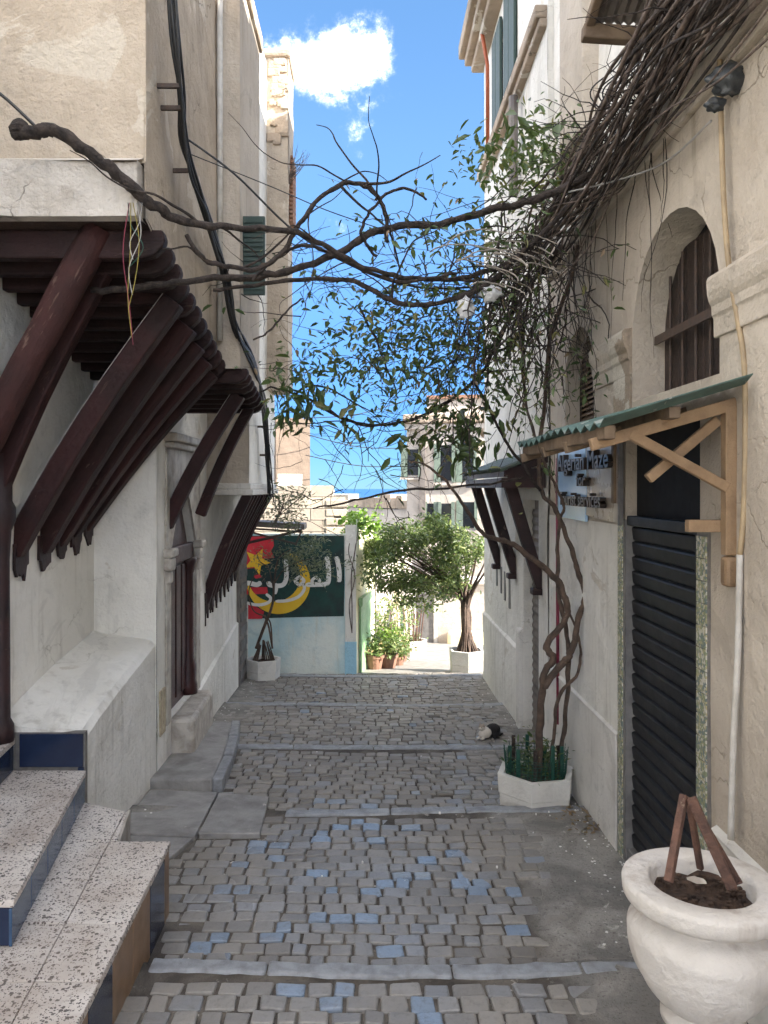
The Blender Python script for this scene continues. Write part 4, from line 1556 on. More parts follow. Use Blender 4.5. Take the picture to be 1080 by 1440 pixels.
# first step
e0, e1 = (-1.09, 4.22), (-1.02, 1.3)
S1 = [e1, e0, (-1.385, 4.225), (-1.45, 4.60), (-1.76, 4.74), (-3.0, 4.74), (-3.0, 1.3)]
terrazzo_top(S1, 0.16, st, [1.3, 1.75, 2.2, 2.62, 3.02, 3.42, 3.80, 4.223, 4.8], [-3.2, -1.86, -1.36, -0.5])
body = [(p[0] - 0.022 if k < 2 else p[0], p[1] - (0.02 if k in (1, 2) else 0)) for k, p in enumerate(S1)]
MB().prism(body, -0.5, 0.124).build('step_core', M['grout'], st)
MB().prism([(-1.383, 4.23), (-1.37, 4.23), (-1.435, 4.62), (-1.45, 4.61)], -0.4, 0.165).build('edge_strip', M['marble'], st)
dvec = Vector((e1[0] - e0[0], e1[1] - e0[1], 0)).normalized()
nvec = Vector((dvec.y, -dvec.x, 0)) * -1
if nvec.x < 0:
    nvec = -nvec
tcols = ['tan_tile', 'navy_tile', 'tan_tile', 'tan_tile', 'navy_tile', 'tan_tile', 'tan_tile', 'navy_tile', 'tan_tile', 'tan_tile']
s0 = 0.0
for k, tcn in enumerate(tcols):
    L = 0.10 if k == 0 else 0.30
    a = Vector((*e0, 0)) + dvec * (s0 + 0.003) + nvec * -0.022
    b = Vector((*e0, 0)) + dvec * (s0 + L - 0.003) + nvec * -0.022
    s0 += L
    m_ = MB().add([(a.x, a.y, -0.40), (b.x, b.y, -0.40), (b.x, b.y, 0.122), (a.x, a.y, 0.122)], [(0, 1, 2, 3)])
    m_ = MB().extrude([(a.x, a.y, -0.40), (b.x, b.y, -0.40), (b.x, b.y, 0.122), (a.x, a.y, 0.122)], nvec * 0.014)
    m_.build('riser_tile', M[tcn], st, bevel=0.002)
# second step
f0, f1 = (-1.745, 4.735), (-1.50, 3.24)
S2 = [f1, f0, (-3.0, 4.735), (-3.0, 3.24)]
terrazzo_top(S2, 0.36, st, [3.24, 3.75, 4.26, 4.8], [-3.2, -2.2, -0.5])
MB().prism([(f1[0] - 0.02, f1[1] + 0.02), (f0[0] - 0.02, f0[1]), (-3.0, 4.735), (-3.0, 3.26)], 0.12, 0.324).build('step_core', M['grout'], st)
dv2 = Vector((f1[0] - f0[0], f1[1] - f0[1], 0)).normalized()
nv2 = Vector((-dv2.y, dv2.x, 0))
if nv2.x < 0:
    nv2 = -nv2
L2 = (Vector((*f1, 0)) - Vector((*f0, 0))).length
for k in range(5):
    a = Vector((*f0, 0)) + dv2 * (L2 * k / 5 + 0.003) - nv2 * 0.02
    b = Vector((*f0, 0)) + dv2 * (L2 * (k + 1) / 5 - 0.003) - nv2 * 0.02
    MB().extrude([(a.x, a.y, 0.163), (b.x, b.y, 0.163), (b.x, b.y, 0.322), (a.x, a.y, 0.322)], nv2 * 0.013).build('riser_tile', M['navy_tile_sheen'], st, bevel=0.002)
for k in range(5):
    xa = f1[0] - 0.02 - 0.3 * k
    MB().box(xa - 0.296, xa - 0.002, 3.247, 3.26, 0.163, 0.322).build('riser_tile', M['navy_tile'], st, bevel=0.002)
# third step
h0, h1 = (-2.18, 4.73), (-2.02, 3.40)
S3 = [h1, h0, (-3.2, 4.73), (-3.2, 3.40)]
terrazzo_top(S3, 0.56, st, [3.40, 4.0, 4.8], [-3.4, -0.5])
MB().prism([(h1[0] - 0.02, h1[1] + 0.02), (h0[0] - 0.02, h0[1]), (-3.2, 4.73), (-3.2, 3.42)], 0.32, 0.524).build('step_core', M['grout'], st)
dv3 = Vector((h1[0] - h0[0], h1[1] - h0[1], 0)).normalized()
nv3 = Vector((-dv3.y, dv3.x, 0))
if nv3.x < 0:
    nv3 = -nv3
L3 = (Vector((*h1, 0)) - Vector((*h0, 0))).length
for k in range(4):
    a = Vector((*h0, 0)) + dv3 * (L3 * k / 4 + 0.003) - nv3 * 0.02
    b = Vector((*h0, 0)) + dv3 * (L3 * (k + 1) / 4 - 0.003) - nv3 * 0.02
    MB().extrude([(a.x, a.y, 0.363), (b.x, b.y, 0.363), (b.x, b.y, 0.522), (a.x, a.y, 0.522)], nv3 * 0.013).build('riser_tile', M['navy_tile'], st, bevel=0.002)

# ------------------------------------------------------------------ house with the carved red door
old = thing('carved_door_house', 'whitewashed house with a maroon pointed-arch door and fanned struts', 'house', (XL, 8.5, g(8.5)))
H_DR = (6.74, 7.74, 0.05, 2.14, 'ogive', 0.62)
mb = MB()
wall(mb, 'x', XL, 6.34, 10.97, -1.2, 3.4, [H_DR], 0.2, 0.016)
reveal(mb, 'x', XL, -0.12, H_DR)
wall(mb, 'y', 10.97, -4.0, XL, -1.2, 3.4, [], 0.3, 0.01)
mb.box(-6, XL - 0.40, 6.4, 10.95, -1.2, 6.3)
mb.box(XL - 0.5, XL - 0.03, 7.5, 10.95, 3.3, 6.3)
mb.build('wall', M['plaster_white'], old)
m_ = MB()
n = 14
for k in range(n + 1):
    yv = 7.86 + (10.96 - 7.86) * k / n
    zt = 0.02 + 0.40 * k / n
    j = 0.006 * nz3(yv, 3, 3, 2)
    m_.v += [(XL + 0.03 + j, yv, -1.2), (XL + 0.03 + j, yv, zt), (XL - 0.02, yv, zt + 0.03)]
for k in range(n):
    a = 3 * k
    m_.f += [(a, a + 1, a + 4, a + 3), (a + 1, a + 2, a + 5, a + 4)]
m_.f.append((0, 1, 2))
m_.build('skirting', M['plaster_white'], old)
mb = MB()
wall(mb, 'x', XL + 0.020, 6.60, 7.90, 0.05, 2.44, [H_DR], 0.2, 0.0)
reveal(mb, 'x', XL + 0.020, -0.025, H_DR)
for yy in (6.60, 7.90):
    mb.quad((XL - 0.01, yy, 0.05), (XL + 0.020, yy, 0.05), (XL + 0.020, yy, 2.44), (XL - 0.01, yy, 2.44))
sur = mb.build('door_surround', M['marble'], old)
MB().box(XL - 0.01, XL + 0.085, 6.58, 7.94, 2.445, 2.50).box(XL - 0.01, XL + 0.12, 6.55, 7.97, 2.502, 2.575).build('door_cornice', M['marble'], old, bevel=0.015)
for yy in (6.66, 7.80):
    MB().box(XL - 0.02, XL + 0.085, yy - 0.10, yy + 0.10, 1.50, 1.575).box(XL - 0.02, XL + 0.065, yy - 0.08, yy + 0.08, 1.38, 1.498).box(XL - 0.02, XL + 0.05, yy - 0.05, yy + 0.05, 1.27, 1.378).build('capital', M['marble'], old, bevel=0.02)
dd = MB().box(XL - 0.13, XL - 0.075, 6.70, 7.78, 0.0, 2.2).build('door', M['door_red'], old)
for k in range(4):
    yy = 6.80 + k * 0.22
    MB().box(XL - 0.078, XL - 0.058, yy, yy + 0.165, 0.12, 1.36).build('door_panel', M['door_red'], dd, bevel=0.008)
MB().box(XL - 0.08, XL - 0.01, 6.745, 7.735, 1.40, 1.56).build('transom', M['door_red'], dd, bevel=0.012)
for yy in (7.68,):
    MB().lathe([(0.095, 0.0), (0.095, 0.09), (0.08, 0.14), (0.085, 0.26), (0.06, 0.36), (0.055, 1.2), (0.075, 1.26), (0.09, 1.32), (0.09, 1.36)], (XL - 0.055, yy, 0.05), 14).build('column', M['door_red'], dd, smooth=True)
MB().prism([(XL - 0.16, 6.80), (XL + 0.20, 6.84), (XL + 0.17, 7.84), (XL - 0.16, 7.84)], -0.6, 0.045).build('threshold', M['marble'], old, bevel=0.035)
MB().box(XL - 0.012, XL + 0.018, 6.40, 6.57, 0.02, 0.40).build('meter_box', M['wall_paper'], old, bevel=0.006)
# projecting upper bay with moulded base and fan of struts
mb = MB()
wall(mb, 'y', 8.30, -1.78, XC, 2.15, 4.2, [], 0.2, 0.008)
mb.build('bay_front', M['plaster_cream'], old)
mb = MB()
wall(mb, 'x', XC, 8.30, 10.50, 2.15, 7.5, [], 0.2, 0.012)
wall(mb, 'y', 10.50, -1.80, XC, 2.15, 7.5, [], 0.3, 0.01)
wall(mb, 'y', 8.31, -1.80, XC, 4.2, 7.5, [], 0.3, 0.01)
mb.box(-2.4, XC - 0.05, 8.36, 10.47, 2.16, 7.48)
mb.build('bay_wall', M['plaster_white'], old)
MB().box(-1.80, XC + 0.03, 8.26, 10.54, 2.085, 2.148).box(-1.80, XC + 0.055, 8.24, 10.56, 2.02, 2.083).build('bay_moulding', M['plaster_grey'], old, bevel=0.012)
for k in range(9):
    yv = 8.30 + k * 0.24
    strut((XL - 0.02, yv, 0.86 + 0.025 * k), (XC - 0.01, yv, 2.03), 0.10 * random.uniform(.85, 1.1), parent=old)
    paint_run(yv, 0.83 + 0.025 * k, 0.10, XL + 0.024, old)
for k in range(7):
    yv = 8.2 + k * 0.26
    zz_ = 0.62 + 0.1 * k
    MB().box(XL - 0.01, XL + 0.012, yv, yv + 0.03, zz_, zz_ + random.uniform(0.18, 0.36)).build('wall_slot', M['dark_wood'], old)
# small turret block, its plaster falling off
mb = MB()
wall(mb, 'y', 9.75, XC - 0.02, -1.03, 3.35, 7.57, [], 0.12, 0.022)
wall(mb, 'x', -1.03, 9.75, 10.35, 3.35, 7.57, [], 0.12, 0.022)
mb.box(XC - 0.05, -1.06, 9.79, 10.34, 3.35, 7.55)
mb.build('turret', M['plaster_beige'], old)
for k in range(34):
    zz_ = 6.45 + random.uniform(0, 1.05)
    s_ = random.uniform(0.04, 0.12)
    xx = random.uniform(XC + 0.0, -1.12)
    MB().box(xx, min(xx + s_ * 1.6, -1.02), 9.73 - random.uniform(0, 0.012), 9.80, zz_, zz_ + s_).build('rubble_stone', M['plaster_bare'], old, bevel=0.014)
MB().box(XC - 0.06, -1.005, 9.70, 10.4, 7.56, 7.66).build('turret_cap', M['plaster_bare'], old, bevel=0.03)
for k in range(16):
    zz_ = 5.55 + k * 0.055
    MB().box(-1.04, -0.985, 9.95, 10.38, zz_, zz_ + 0.035).build('tile_edge', M['roof_tile'], old, bevel=0.006)
sv = MB().box(XB - 0.01, XB + 0.185, 6.44, 6.475, 3.72, 4.38).build('open_shutter', M['shutter_green'], jet, bevel=0.006)
for k in range(15):
    zz_ = 3.76 + k * 0.04
    MB().box(XB + 0.01, XB + 0.168, 6.428, 6.439, zz_, zz_ + 0.024).build('louvre_slat', M['shutter_green'], sv)
# grey metal door at the end
md = MB().box(XL + 0.0, XL + 0.045, 10.15, 10.75, -0.55, 1.55).build('metal_door', M['zinc'], old, bevel=0.01)
for k in range(10):
    MB().box(XL + 0.045, XL + 0.06, 10.2, 10.7, -0.45 + 0.19 * k, -0.33 + 0.19 * k).build('door_rib', M['grey_metal'], md, bevel=0.006)

# rooftop parapet weed on the turret
wd = thing('rooftop_weed', 'dry leafless weed sprouting from the top of the crumbling turret', 'plant', (-1.0, 9.9, 6.2))
m_ = MB()
for k in range(16):
    a = random.uniform(-0.6, 1.0)
    p = Vector((-1.03, 9.85, 6.05 + random.uniform(-.05, .05)))
    pts = [p]
    d = Vector((math.sin(a) * 0.6 + 0.35, random.uniform(-.3, .3), math.cos(a) * 0.7))
    for q in range(6):
        d = (d + Vector((random.uniform(-.3, .3), random.uniform(-.2, .2), random.uniform(-.15, .25)))).normalized()
        pts.append(pts[-1] + d * 0.07)
    m_.tube(pts, [0.006 - 0.0008 * i for i in range(len(pts))], 4)
m_.build('stems', M['vine_dry'], wd)['kind'] = 'stuff'

# corrugated shelter on a frame by the mural
sh = thing('side_canopy', 'flat corrugated canopy on a thin iron frame beside the painted wall', 'canopy', (-1.2, 10.6, 1.5))
z = CZ - (741 - 686) / 1080 * 10.6
MB().add([(XL - 0.02, 10.35, z + 0.03), (-0.88, 10.4, z - 0.03), (-0.88, 10.85, z - 0.03), (XL - 0.02, 10.85, z + 0.03), (XL - 0.02, 10.35, z + 0.10), (-0.88, 10.4, z + 0.05), (-0.88, 10.85, z + 0.05), (XL - 0.02, 10.85, z + 0.10)],
         [(3, 2, 1, 0), (4, 5, 6, 7), (0, 1, 5, 4), (1, 2, 6, 5), (2, 3, 7, 6), (3, 0, 4, 7)]).build('sheet', M['zinc'], sh)
for a, b in (((XL, 10.4, z), (-0.9, 10.42, z - 0.06)), ((XL, 10.4, z - 0.02), (-1.0, 10.42, z - 0.22)), ((XL, 10.42, z - 0.24), (-0.95, 10.44, z - 0.05)), ((-0.92, 10.42, z - 0.05), (-1.0, 10.42, z - 0.24)), ((XL, 10.8, z - 0.24), (-0.95, 10.8, z - 0.05))):
    MB().bar(a, b, 0.025, 0.025).build('iron_bar', M['rust'], sh)

# ------------------------------------------------------------------ painted wall at the end of the lane
YM = 11.55
mu = thing('painted_wall', 'pale blue-washed wall with a red and green crescent mural and white Arabic lettering', 'wall', (-1.1, YM, g(YM)))


def mz(py):
    return CZ - (py - 686) / 1080 * YM


def mx(px):
    return (px - 519) / 1080 * YM


mb = MB()
wall(mb, 'y', YM, -3.4, mx(485), -1.4, mz(751), [], 0.2, 0.006)
mb.box(-3.4, mx(485), YM + 0.02, YM + 0.3, -1.4, mz(752))
mb.build('wall_face', M['plaster_mural'], mu)


def zx(a, b):
    """mural drawing units -> wall x,z"""
    return mx(340 + a / 6), mz(720 + b / 6)


def flat(name, pts, lay, mat):
    """a patch of paint of its own shape, laid on the wall face"""
    m_ = MB()
    y0 = YM - 0.010 - 0.0022 * lay
    v2 = [zx(*p) for p in pts]
    m_.extrude([(a, y0, b) for a, b in v2], (0, 0.0018, 0))
    return m_.build(name, M[mat], mu)


def stroke(name, pts, wd_, lay, mat, closed=False):
    sm = smooth_path(pts + ([pts[0]] if closed else []), 7)
    m_ = MB()
    n = len(sm)
    y0 = YM - 0.010 - 0.0022 * lay
    for i, p in enumerate(sm):
        d = sm[min(i + 1, n - 1)] - sm[max(i - 1, 0)]
        if closed and i in (0, n - 1):
            d = sm[1] - sm[n - 2]
        d = d / (np.linalg.norm(d) + 1e-9)
        nn = np.array((-d[1], d[0]))
        k = wd_ * 0.5 * (1 if closed else min(1, 0.55 + 0.45 * min(i, n - 1 - i) / 2))
        for s_ in (-1, 1):
            a, b = zx(*(p[:2] + nn * k * s_))
            m_.v.append((a, y0, b))
    for i in range(n - 1):
        m_.f.append((2 * i, 2 * i + 1, 2 * i + 3, 2 * i + 2))
    return m_.build(name, M[mat], mu)


flat('green_field', [(-120, 200), (863, 200), (866, 480), (862, 878), (560, 884), (300, 892), (-120, 905)], 0, 'p_green')
flat('red_field', [(-120, 208), (265, 206), (272, 280), (250, 330), (276, 385), (190, 395), (120, 470), (40, 480), (-120, 500)], 1, 'p_red')
flat('red_patch', [(-120, 640), (215, 632), (222, 690), (60, 694), (-120, 700)], 1, 'p_red')
flat('red_patch', [(-120, 730), (90, 780), (190, 840), (170, 900), (-120, 906)], 1, 'p_red')
flat('red_patch', [(100, 540), (150, 520), (175, 550), (120, 562)], 1, 'p_red')
cr = []
for k in range(41):
    a = R(-62 + k * (62 + 168) / 40)
    cr.append((312 + 268 * math.cos(a), 592 + 268 * math.sin(a)))
ci = []
for k in range(41):
    a = R(-66 + k * (66 + 170) / 40)
    ci.append((272 + 222 * math.cos(a), 540 + 215 * math.sin(a)))
poly = cr + ci[::-1]
m_ = MB()
y0 = YM - 0.010 - 0.0022 * 2
for p in cr + ci:
    a, b = zx(*p)
    m_.v.append((a, y0, b))
for k in range(40):
    m_.f.append((k, k + 1, 41 + k + 1, 41 + k))
m_.build('yellow_crescent', M['p_yellow'], mu)
star = []
for k in range(10):
    a = R(-65 + 36 * k)
    r_ = 118 if k % 2 == 0 else 52
    star.append((128 + r_ * math.cos(a), 415 + r_ * math.sin(a)))
flat('yellow_star', star, 3, 'p_yellow')
# the visible letters
stroke('letter', [(798, 375), (815, 440), (824, 520), (822, 590)], 40, 4, 'p_white')
stroke('letter', [(716, 375), (728, 440), (734, 530), (722, 600), (650, 610), (540, 612)], 40, 4, 'p_white')
stroke('letter', [(625, 548), (658, 580), (625, 612), (592, 580)], 26, 5, 'p_white', True)
stroke('letter', [(488, 545), (525, 578), (488, 612), (452, 578)], 28, 5, 'p_white', True)
stroke('letter', [(520, 600), (528, 650), (480, 712), (390, 745), (285, 752)], 26, 5, 'p_white')
stroke('letter', [(372, 400), (376, 480), (376, 560), (350, 612), (290, 622), (235, 612), (228, 585)], 38, 4, 'p_white')
stroke('letter', [(288, 600), (292, 650), (280, 690)], 30, 5, 'p_white')
stroke('letter', [(-100, 560), (-20, 590), (70, 600), (130, 612), (165, 590)], 40, 4, 'p_white')
stroke('letter', [(-60, 730), (60, 770), (150, 782), (225, 762), (245, 725), (205, 690)], 26, 5, 'p_white')

# block wall rising behind the mural
bw = thing('block_wall', 'bare concrete block wall rising behind the painted wall', 'wall', (-1.6, 13.2, 0))
z0, z1 = -1.6, CZ - (694 - 686) / 1080 * 13.2
MB().box(-4.2, -0.36, 13.24, 13.45, z0, z1 - 0.02).build('mortar_core', M['grout'], bw)
bx = NT('concrete_block')
rp = bx.math('FRACT', bx.math('ADD', bx.n('ShaderNodeObjectInfo').outputs['Random'], 0.0))
cc = bx.mix(rp, (0.50, 0.43, 0.34), (0.38, 0.32, 0.26))
cc = bx.mix(bx.math('MULTIPLY', bx.ramp(bx.noise(9, 6, 0.7), 0.45, 0.75), 0.5), cc, (0.26, 0.22, 0.18))
bx.bump(bx.noise(40, 4), 0.4, 0.02)
M['block'] = bx.done(cc, 0.9)
row = 0
zc_ = 1.15
bm_ = None
while zc_ < z1:
    xx = -4.2 + (0.2 if row % 2 else 0)
    while xx < -0.75:
        if bm_ is None:
            ob = MB().box(0, 0.39, 0, 0.06, 0, 0.19).build('concrete_block', M['block'], None, bevel=0.008)
            bm_ = ob.data
            ob.parent = bw
        else:
            ob = bpy.data.objects.new('concrete_block', bm_)
            COL.objects.link(ob)
            ob.parent = bw
        ob.location = Vector((xx, 13.19 + random.uniform(-.006, .006), zc_)) - root_loc(bw)
        xx += 0.40
    zc_ += 0.20
    row += 1
# pierced ventilation corner
for k in range(5):
    MB().box(-0.74, -0.37, 13.17, 13.25, 1.15 + 0.155 * k, 1.15 + 0.155 * k + 0.12).build('pierced_course', M['block'], bw, bevel=0.01)

# ------------------------------------------------------------------ gate wall: white pier, sunny return wall, green gate
gw = thing('gate_wall', 'white corner pier and yellow sunlit wall carrying a green slatted gate', 'wall', (-0.2, 12, g(12)))
xp0, xp1 = mx(485.5), mx(501)
ztp = mz(738)
mb = MB()
wall(mb, 'y', YM - 0.03, xp0, xp1, -1.6, ztp, [], 0.15, 0.008)
mb.box(xp0, xp1 - 0.01, YM - 0.01, YM + 0.35, -1.6, ztp - 0.01)
mb.build('pier', M['plaster_white'], gw)
mb = MB().box(xp0 - 0.004, xp1 + 0.004, YM - 0.05, YM + 0.1, -1.6, mz(902))
mb.build('blue_dado', M['plaster_blue'], gw)
ea, eb = Vector((xp1, YM - 0.03, 0)), Vector((0.10, 13.9, 0))
dg_ = (eb - ea)
ng = Vector((dg_.y, -dg_.x, 0)).normalized()


def on_gate(s_, z, off=0.0):
    p = ea + dg_ * s_ + ng * off
    return (p.x, p.y, z)


m_ = MB()
n = 12
for k in range(n + 1):
    for zz_ in (-2.2, -1.2, -0.2, 0.4, 1.0, mz(730) - 0.15 * k / n):
        m_.v.append(on_gate(k / n, zz_, 0.006 * nz3(k, zz_, 5, 2)))
for k in range(n):
    for e in range(5):
        m_.f.append((k * 6 + e, k * 6 + e + 1, k * 6 + 7 + e, k * 6 + 6 + e))
for k in range(n + 1):
    pass
m_.extrude([on_gate(0, -2.2, -0.25), on_gate(1, -2.2, -0.25), on_gate(1, 1.3, -0.25), on_gate(0, 1.4, -0.25)], (0.05, 0, 0))
m_.build('sunny_wall', M['plaster_yellow'], gw)
gt = MB().extrude([on_gate(0.10, -1.7, 0.012), on_gate(0.62, -1.7, 0.012), on_gate(0.62, 0.28, 0.012), on_gate(0.10, 0.34, 0.012)], ng * 0.012).build('gate', M['gate_green'], gw)
for k in range(8):
    a, b = 0.105 + 0.065 * k, 0.105 + 0.065 * k + 0.052
    MB().extrude([on_gate(a, -1.7, 0.026), on_gate(b, -1.7, 0.026), on_gate(b, 0.27, 0.026), on_gate(a, 0.28, 0.026)], ng * 0.018).build('slat', M['gate_green'], gt, bevel=0.004)
MB().extrude([on_gate(0.08, 0.30, 0.012), on_gate(0.64, 0.24, 0.012), on_gate(0.64, 0.36, 0.012), on_gate(0.08, 0.42, 0.012)], ng * 0.06).build('lintel', M['gate_green'], gt)

# green creeper on the wall head
cp = thing('wall_creeper', 'bright green creeper sprouting on top of the white pier', 'plant', (-0.2, YM, ztp))
pts = []
for k in range(420):
    px, py = random.gauss(505, 12), random.gauss(737, 9)
    pts.append(P(px, py, random.uniform(11.6, 12.3)))
for k in range(260):
    px, py = random.gauss(530, 7), random.gauss(765, 22)
    pts.append(P(px, py, random.uniform(12.4, 13.2)))
leaves('leaves', pts, 0.075, M['leaf_bright'], cp, 0.2, 0.8)
m_ = MB()
for k in range(2):
    m_.tube(smooth_path([P(498 + 6 * k, 745, 11.62), P(490 + 9 * k, 775, 11.49), P(499 - 5 * k, 810, 11.48), P(491 + 4 * k, 850, 11.49), P(495, 890, 11.5)], 5), 0.008, 5)
m_.build('stems', M['vine_dry'], cp)['kind'] = 'stuff'


# ------------------------------------------------------------------ planters
def planter(loc, label, rad=0.315, hgt=0.34, rot=0.0, sides=6):
    t_ = thing('planter', label, 'planter', loc, 'hexagonal white planters along the lane')
    x, y, z = loc
    a0 = rot
    MB().lathe([(rad * 0.93, -0.03), (rad * 0.95, hgt * 0.40), (rad * 0.975, hgt * 0.415), (rad * 1.0, hgt * 0.97), (rad * 1.0, hgt), (rad * 0.84, hgt), (rad * 0.82, hgt - 0.05), (rad * 0.80, hgt * 0.5)], loc, sides, a0).build('tub', M['planter'], t_, bevel=0.010)
    m_ = MB()
    n = 24
    m_.v.append((x, y, z + hgt - 0.045))
    for r_ in (0.45, 0.83):
        for k in range(n):
            a = 2 * math.pi * k / n
            rr = rad * r_ * (0.90 if r_ > 0.5 else 1)
            m_.v.append((x + math.cos(a) * rr, y + math.sin(a) * rr, z + hgt - 0.055 + random.uniform(-.012, .018)))
    for k in range(n):
        m_.f.append((0, 1 + k, 1 + (k + 1) % n))
        m_.f.append((1 + k, 1 + n + k, 1 + n + (k + 1) % n, 1 + (k + 1) % n))
    m_.build('soil', M['soil'], t_, smooth=True)
    return t_


pA = Vector((1.295, 5.97, g(6.0, 1.25) - 0.012))
planter(pA, 'white hexagonal planter ringed with green netting holding the climbing vine', 0.315, 0.25, R(12))
pB = Vector(((373 - 519) / 1080 * 10.9, 10.72, g(10.8, -1.4)))
planter(pB, 'white hexagonal planter under the mural with a thin bare tree', 0.25, 0.27, R(20))
pC = Vector(((656 - 519) / 1080 * 11.9, 11.9, g(11.9, 1.5) - 0.02))
planter(pC, 'white hexagonal planter holding the dense leafy tree', 0.29, 0.36, R(30))
pD = Vector(((582 - 519) / 1080 * 15.5, 15.5, g(15.5, 3)))
planter(pD, 'white hexagonal planter with a bundle of upright sticks in the sun', 0.27, 0.34, R(10))

stk = thing('stick_bundle', 'bundle of pale upright sticks standing in the sunlit planter', 'sticks', pD + Vector((0, 0, 0.3)))
for k in range(11):
    a = random.uniform(0, 6.28)
    p = pD + Vector((math.cos(a) * 0.14, math.sin(a) * 0.14, 0.27))
    MB().tube([p, p + Vector((random.uniform(-.10, .10), random.uniform(-.1, .1), random.uniform(0.6, 0.85)))], 0.012, 6).build('stick', M['stake'], stk)
leaves('weeds', [pD + Vector((random.gauss(0, .1), random.gauss(0, .1), 0.34 + random.random() * 0.1)) for _ in range(120)], 0.06, M['leaf_pot'], stk, -0.3, 0.4)

# netting, stakes and undergrowth in the nearest planter
nt_ = thing('plastic_netting', 'green plastic garden netting round the foot of the vine', 'netting', pA + Vector((0, 0, 0.20)))
m_ = MB()
for k in range(46):
    a = 2 * math.pi * k / 46
    r_ = 0.225
    tp = 0.20 + 0.05 * math.sin(k * 0.9)
    m_.tube([pA + Vector((math.cos(a) * r_, math.sin(a) * r_, 0.19)), pA + Vector((math.cos(a + .05) * (r_ + .02), math.sin(a + .05) * (r_ + .02), 0.20 + tp))], 0.0026, 4)
for q in range(9):
    ring = []
    for k in range(31):
        a = 2 * math.pi * k / 30
        ring.append(pA + Vector((math.cos(a) * 0.23, math.sin(a) * 0.23, 0.205 + 0.022 * q + 0.008 * math.sin(3 * a + q))))
    m_.tube(ring, 0.0024, 4)
m_.build('mesh', M['net'], nt_)['kind'] = 'stuff'
for k in range(9):
    a = 2 * math.pi * k / 9 + 0.3
    p = pA + Vector((math.cos(a) * 0.20, math.sin(a) * 0.20, 0.18))
    MB().box(p.x - 0.014, p.x + 0.014, p.y - 0.009, p.y + 0.009, p.z, p.z + random.uniform(0.17, 0.33)).build('stake', M['net'] if k % 3 else M['vine'], nt_, bevel=0.003)
und = thing('planter_weeds', 'dark green weeds growing among the vine stems in the netted planter', 'weeds', pA + Vector((0, 0, 0.20)))
leaves('leaves', [pA + Vector((random.gauss(0.02, .10), random.gauss(0, .10), 0.22 + abs(random.gauss(0, .13)))) for _ in range(420)], 0.055, M['leaf_vine'], und, -0.3, 0.28)


# ------------------------------------------------------------------ trees
def branch_tree(t_, base, stems, mat):
    for s_ in stems:
        sm = smooth_path(s_, 5)
        m_ = MB().tube([p[:3] for p in sm], [p[3] for p in sm], 8, 0.06)
        m_.build('stem', M[mat], t_, smooth=True)


tr = thing('leafy_tree', 'dense rounded leafy tree with a braided trunk in the white planter', 'tree', pC + Vector((0, 0, 0.3)))
stems = []
for k in range(9):
    a = 2 * math.pi * k / 9
    r0 = 0.15
    x, y, z = pC
    fan = [-0.75, -0.5, -0.3, -0.15, 0.0, 0.12, 0.22, 0.3, -0.95][k]
    stems.append([(x + math.cos(a) * r0, y + math.sin(a) * r0, z + 0.30, 0.022), (x + math.cos(a + .5) * 0.055, y + math.sin(a + .5) * 0.055, z + 0.62, 0.028),
                  (x + math.cos(a + 1) * 0.045 - 0.02, y + math.sin(a + 1) * 0.045, z + 1.0, 0.026), (x + fan * 0.35, y + 0.15 * math.sin(a), z + 1.32, 0.022),
                  (x + fan * 0.85, y + 0.35 * math.sin(a), z + 1.62, 0.014), (x + fan * 1.2, y + 0.5 * math.sin(a), z + 1.85, 0.006)])
branch_tree(tr, pC, stems, 'trunk')
m_ = MB()
for k in range(26):
    a = random.uniform(0, 6.28)
    m_.tube([pC + Vector((math.cos(a) * 0.05, math.sin(a) * 0.05, 0.75)), pC + Vector((math.cos(a + .3) * 0.10, math.sin(a + .3) * 0.10, 0.5)), pC + Vector((math.cos(a + .4) * 0.19, math.sin(a + .4) * 0.19, 0.30))], 0.010, 5)
m_.build('hanging_roots', M['trunk'], tr)['kind'] = 'stuff'
pts = []
cl = []
while len(cl) < 84:
    px, py = random.uniform(505, 692), random.uniform(722, 872)
    e = ((px - 606) / 90) ** 2 + ((py - 790) / 72) ** 2 - 0.25 * nz3(px * 0.02, py * 0.02, 1)
    if e > 1.0 or (py > 838 and px > 628) or (py > 790 and px > 655):
        continue
    if py > 850 - 0.25 * abs(px - 590) and random.random() < 0.7:
        continue
    cl.append((px, py, random.uniform(11.1, 12.6)))
for (px, py, Y) in cl:
    c = P(px, py, Y)
    for _ in range(120):
        q = c + Vector((random.gauss(0, .10), random.gauss(0, .12), random.gauss(0, .06)))
        pts.append(q)
leaves('crown', pts, 0.076, M['leaf_tree'], tr, 0.35, 0.38)
m_ = MB()
hub = pC + Vector((-0.05, 0, 1.15))
for (px, py, Y) in cl[:60]:
    c = P(px, py, Y)
    mid = hub.lerp(c, 0.5) + Vector((0, 0, 0.08))
    m_.tube(smooth_path([hub, mid, c], 4), [0.012 - 0.001 * i for i in range(9)], 4)
m_.build('twigs', M['trunk'], tr)['kind'] = 'stuff'

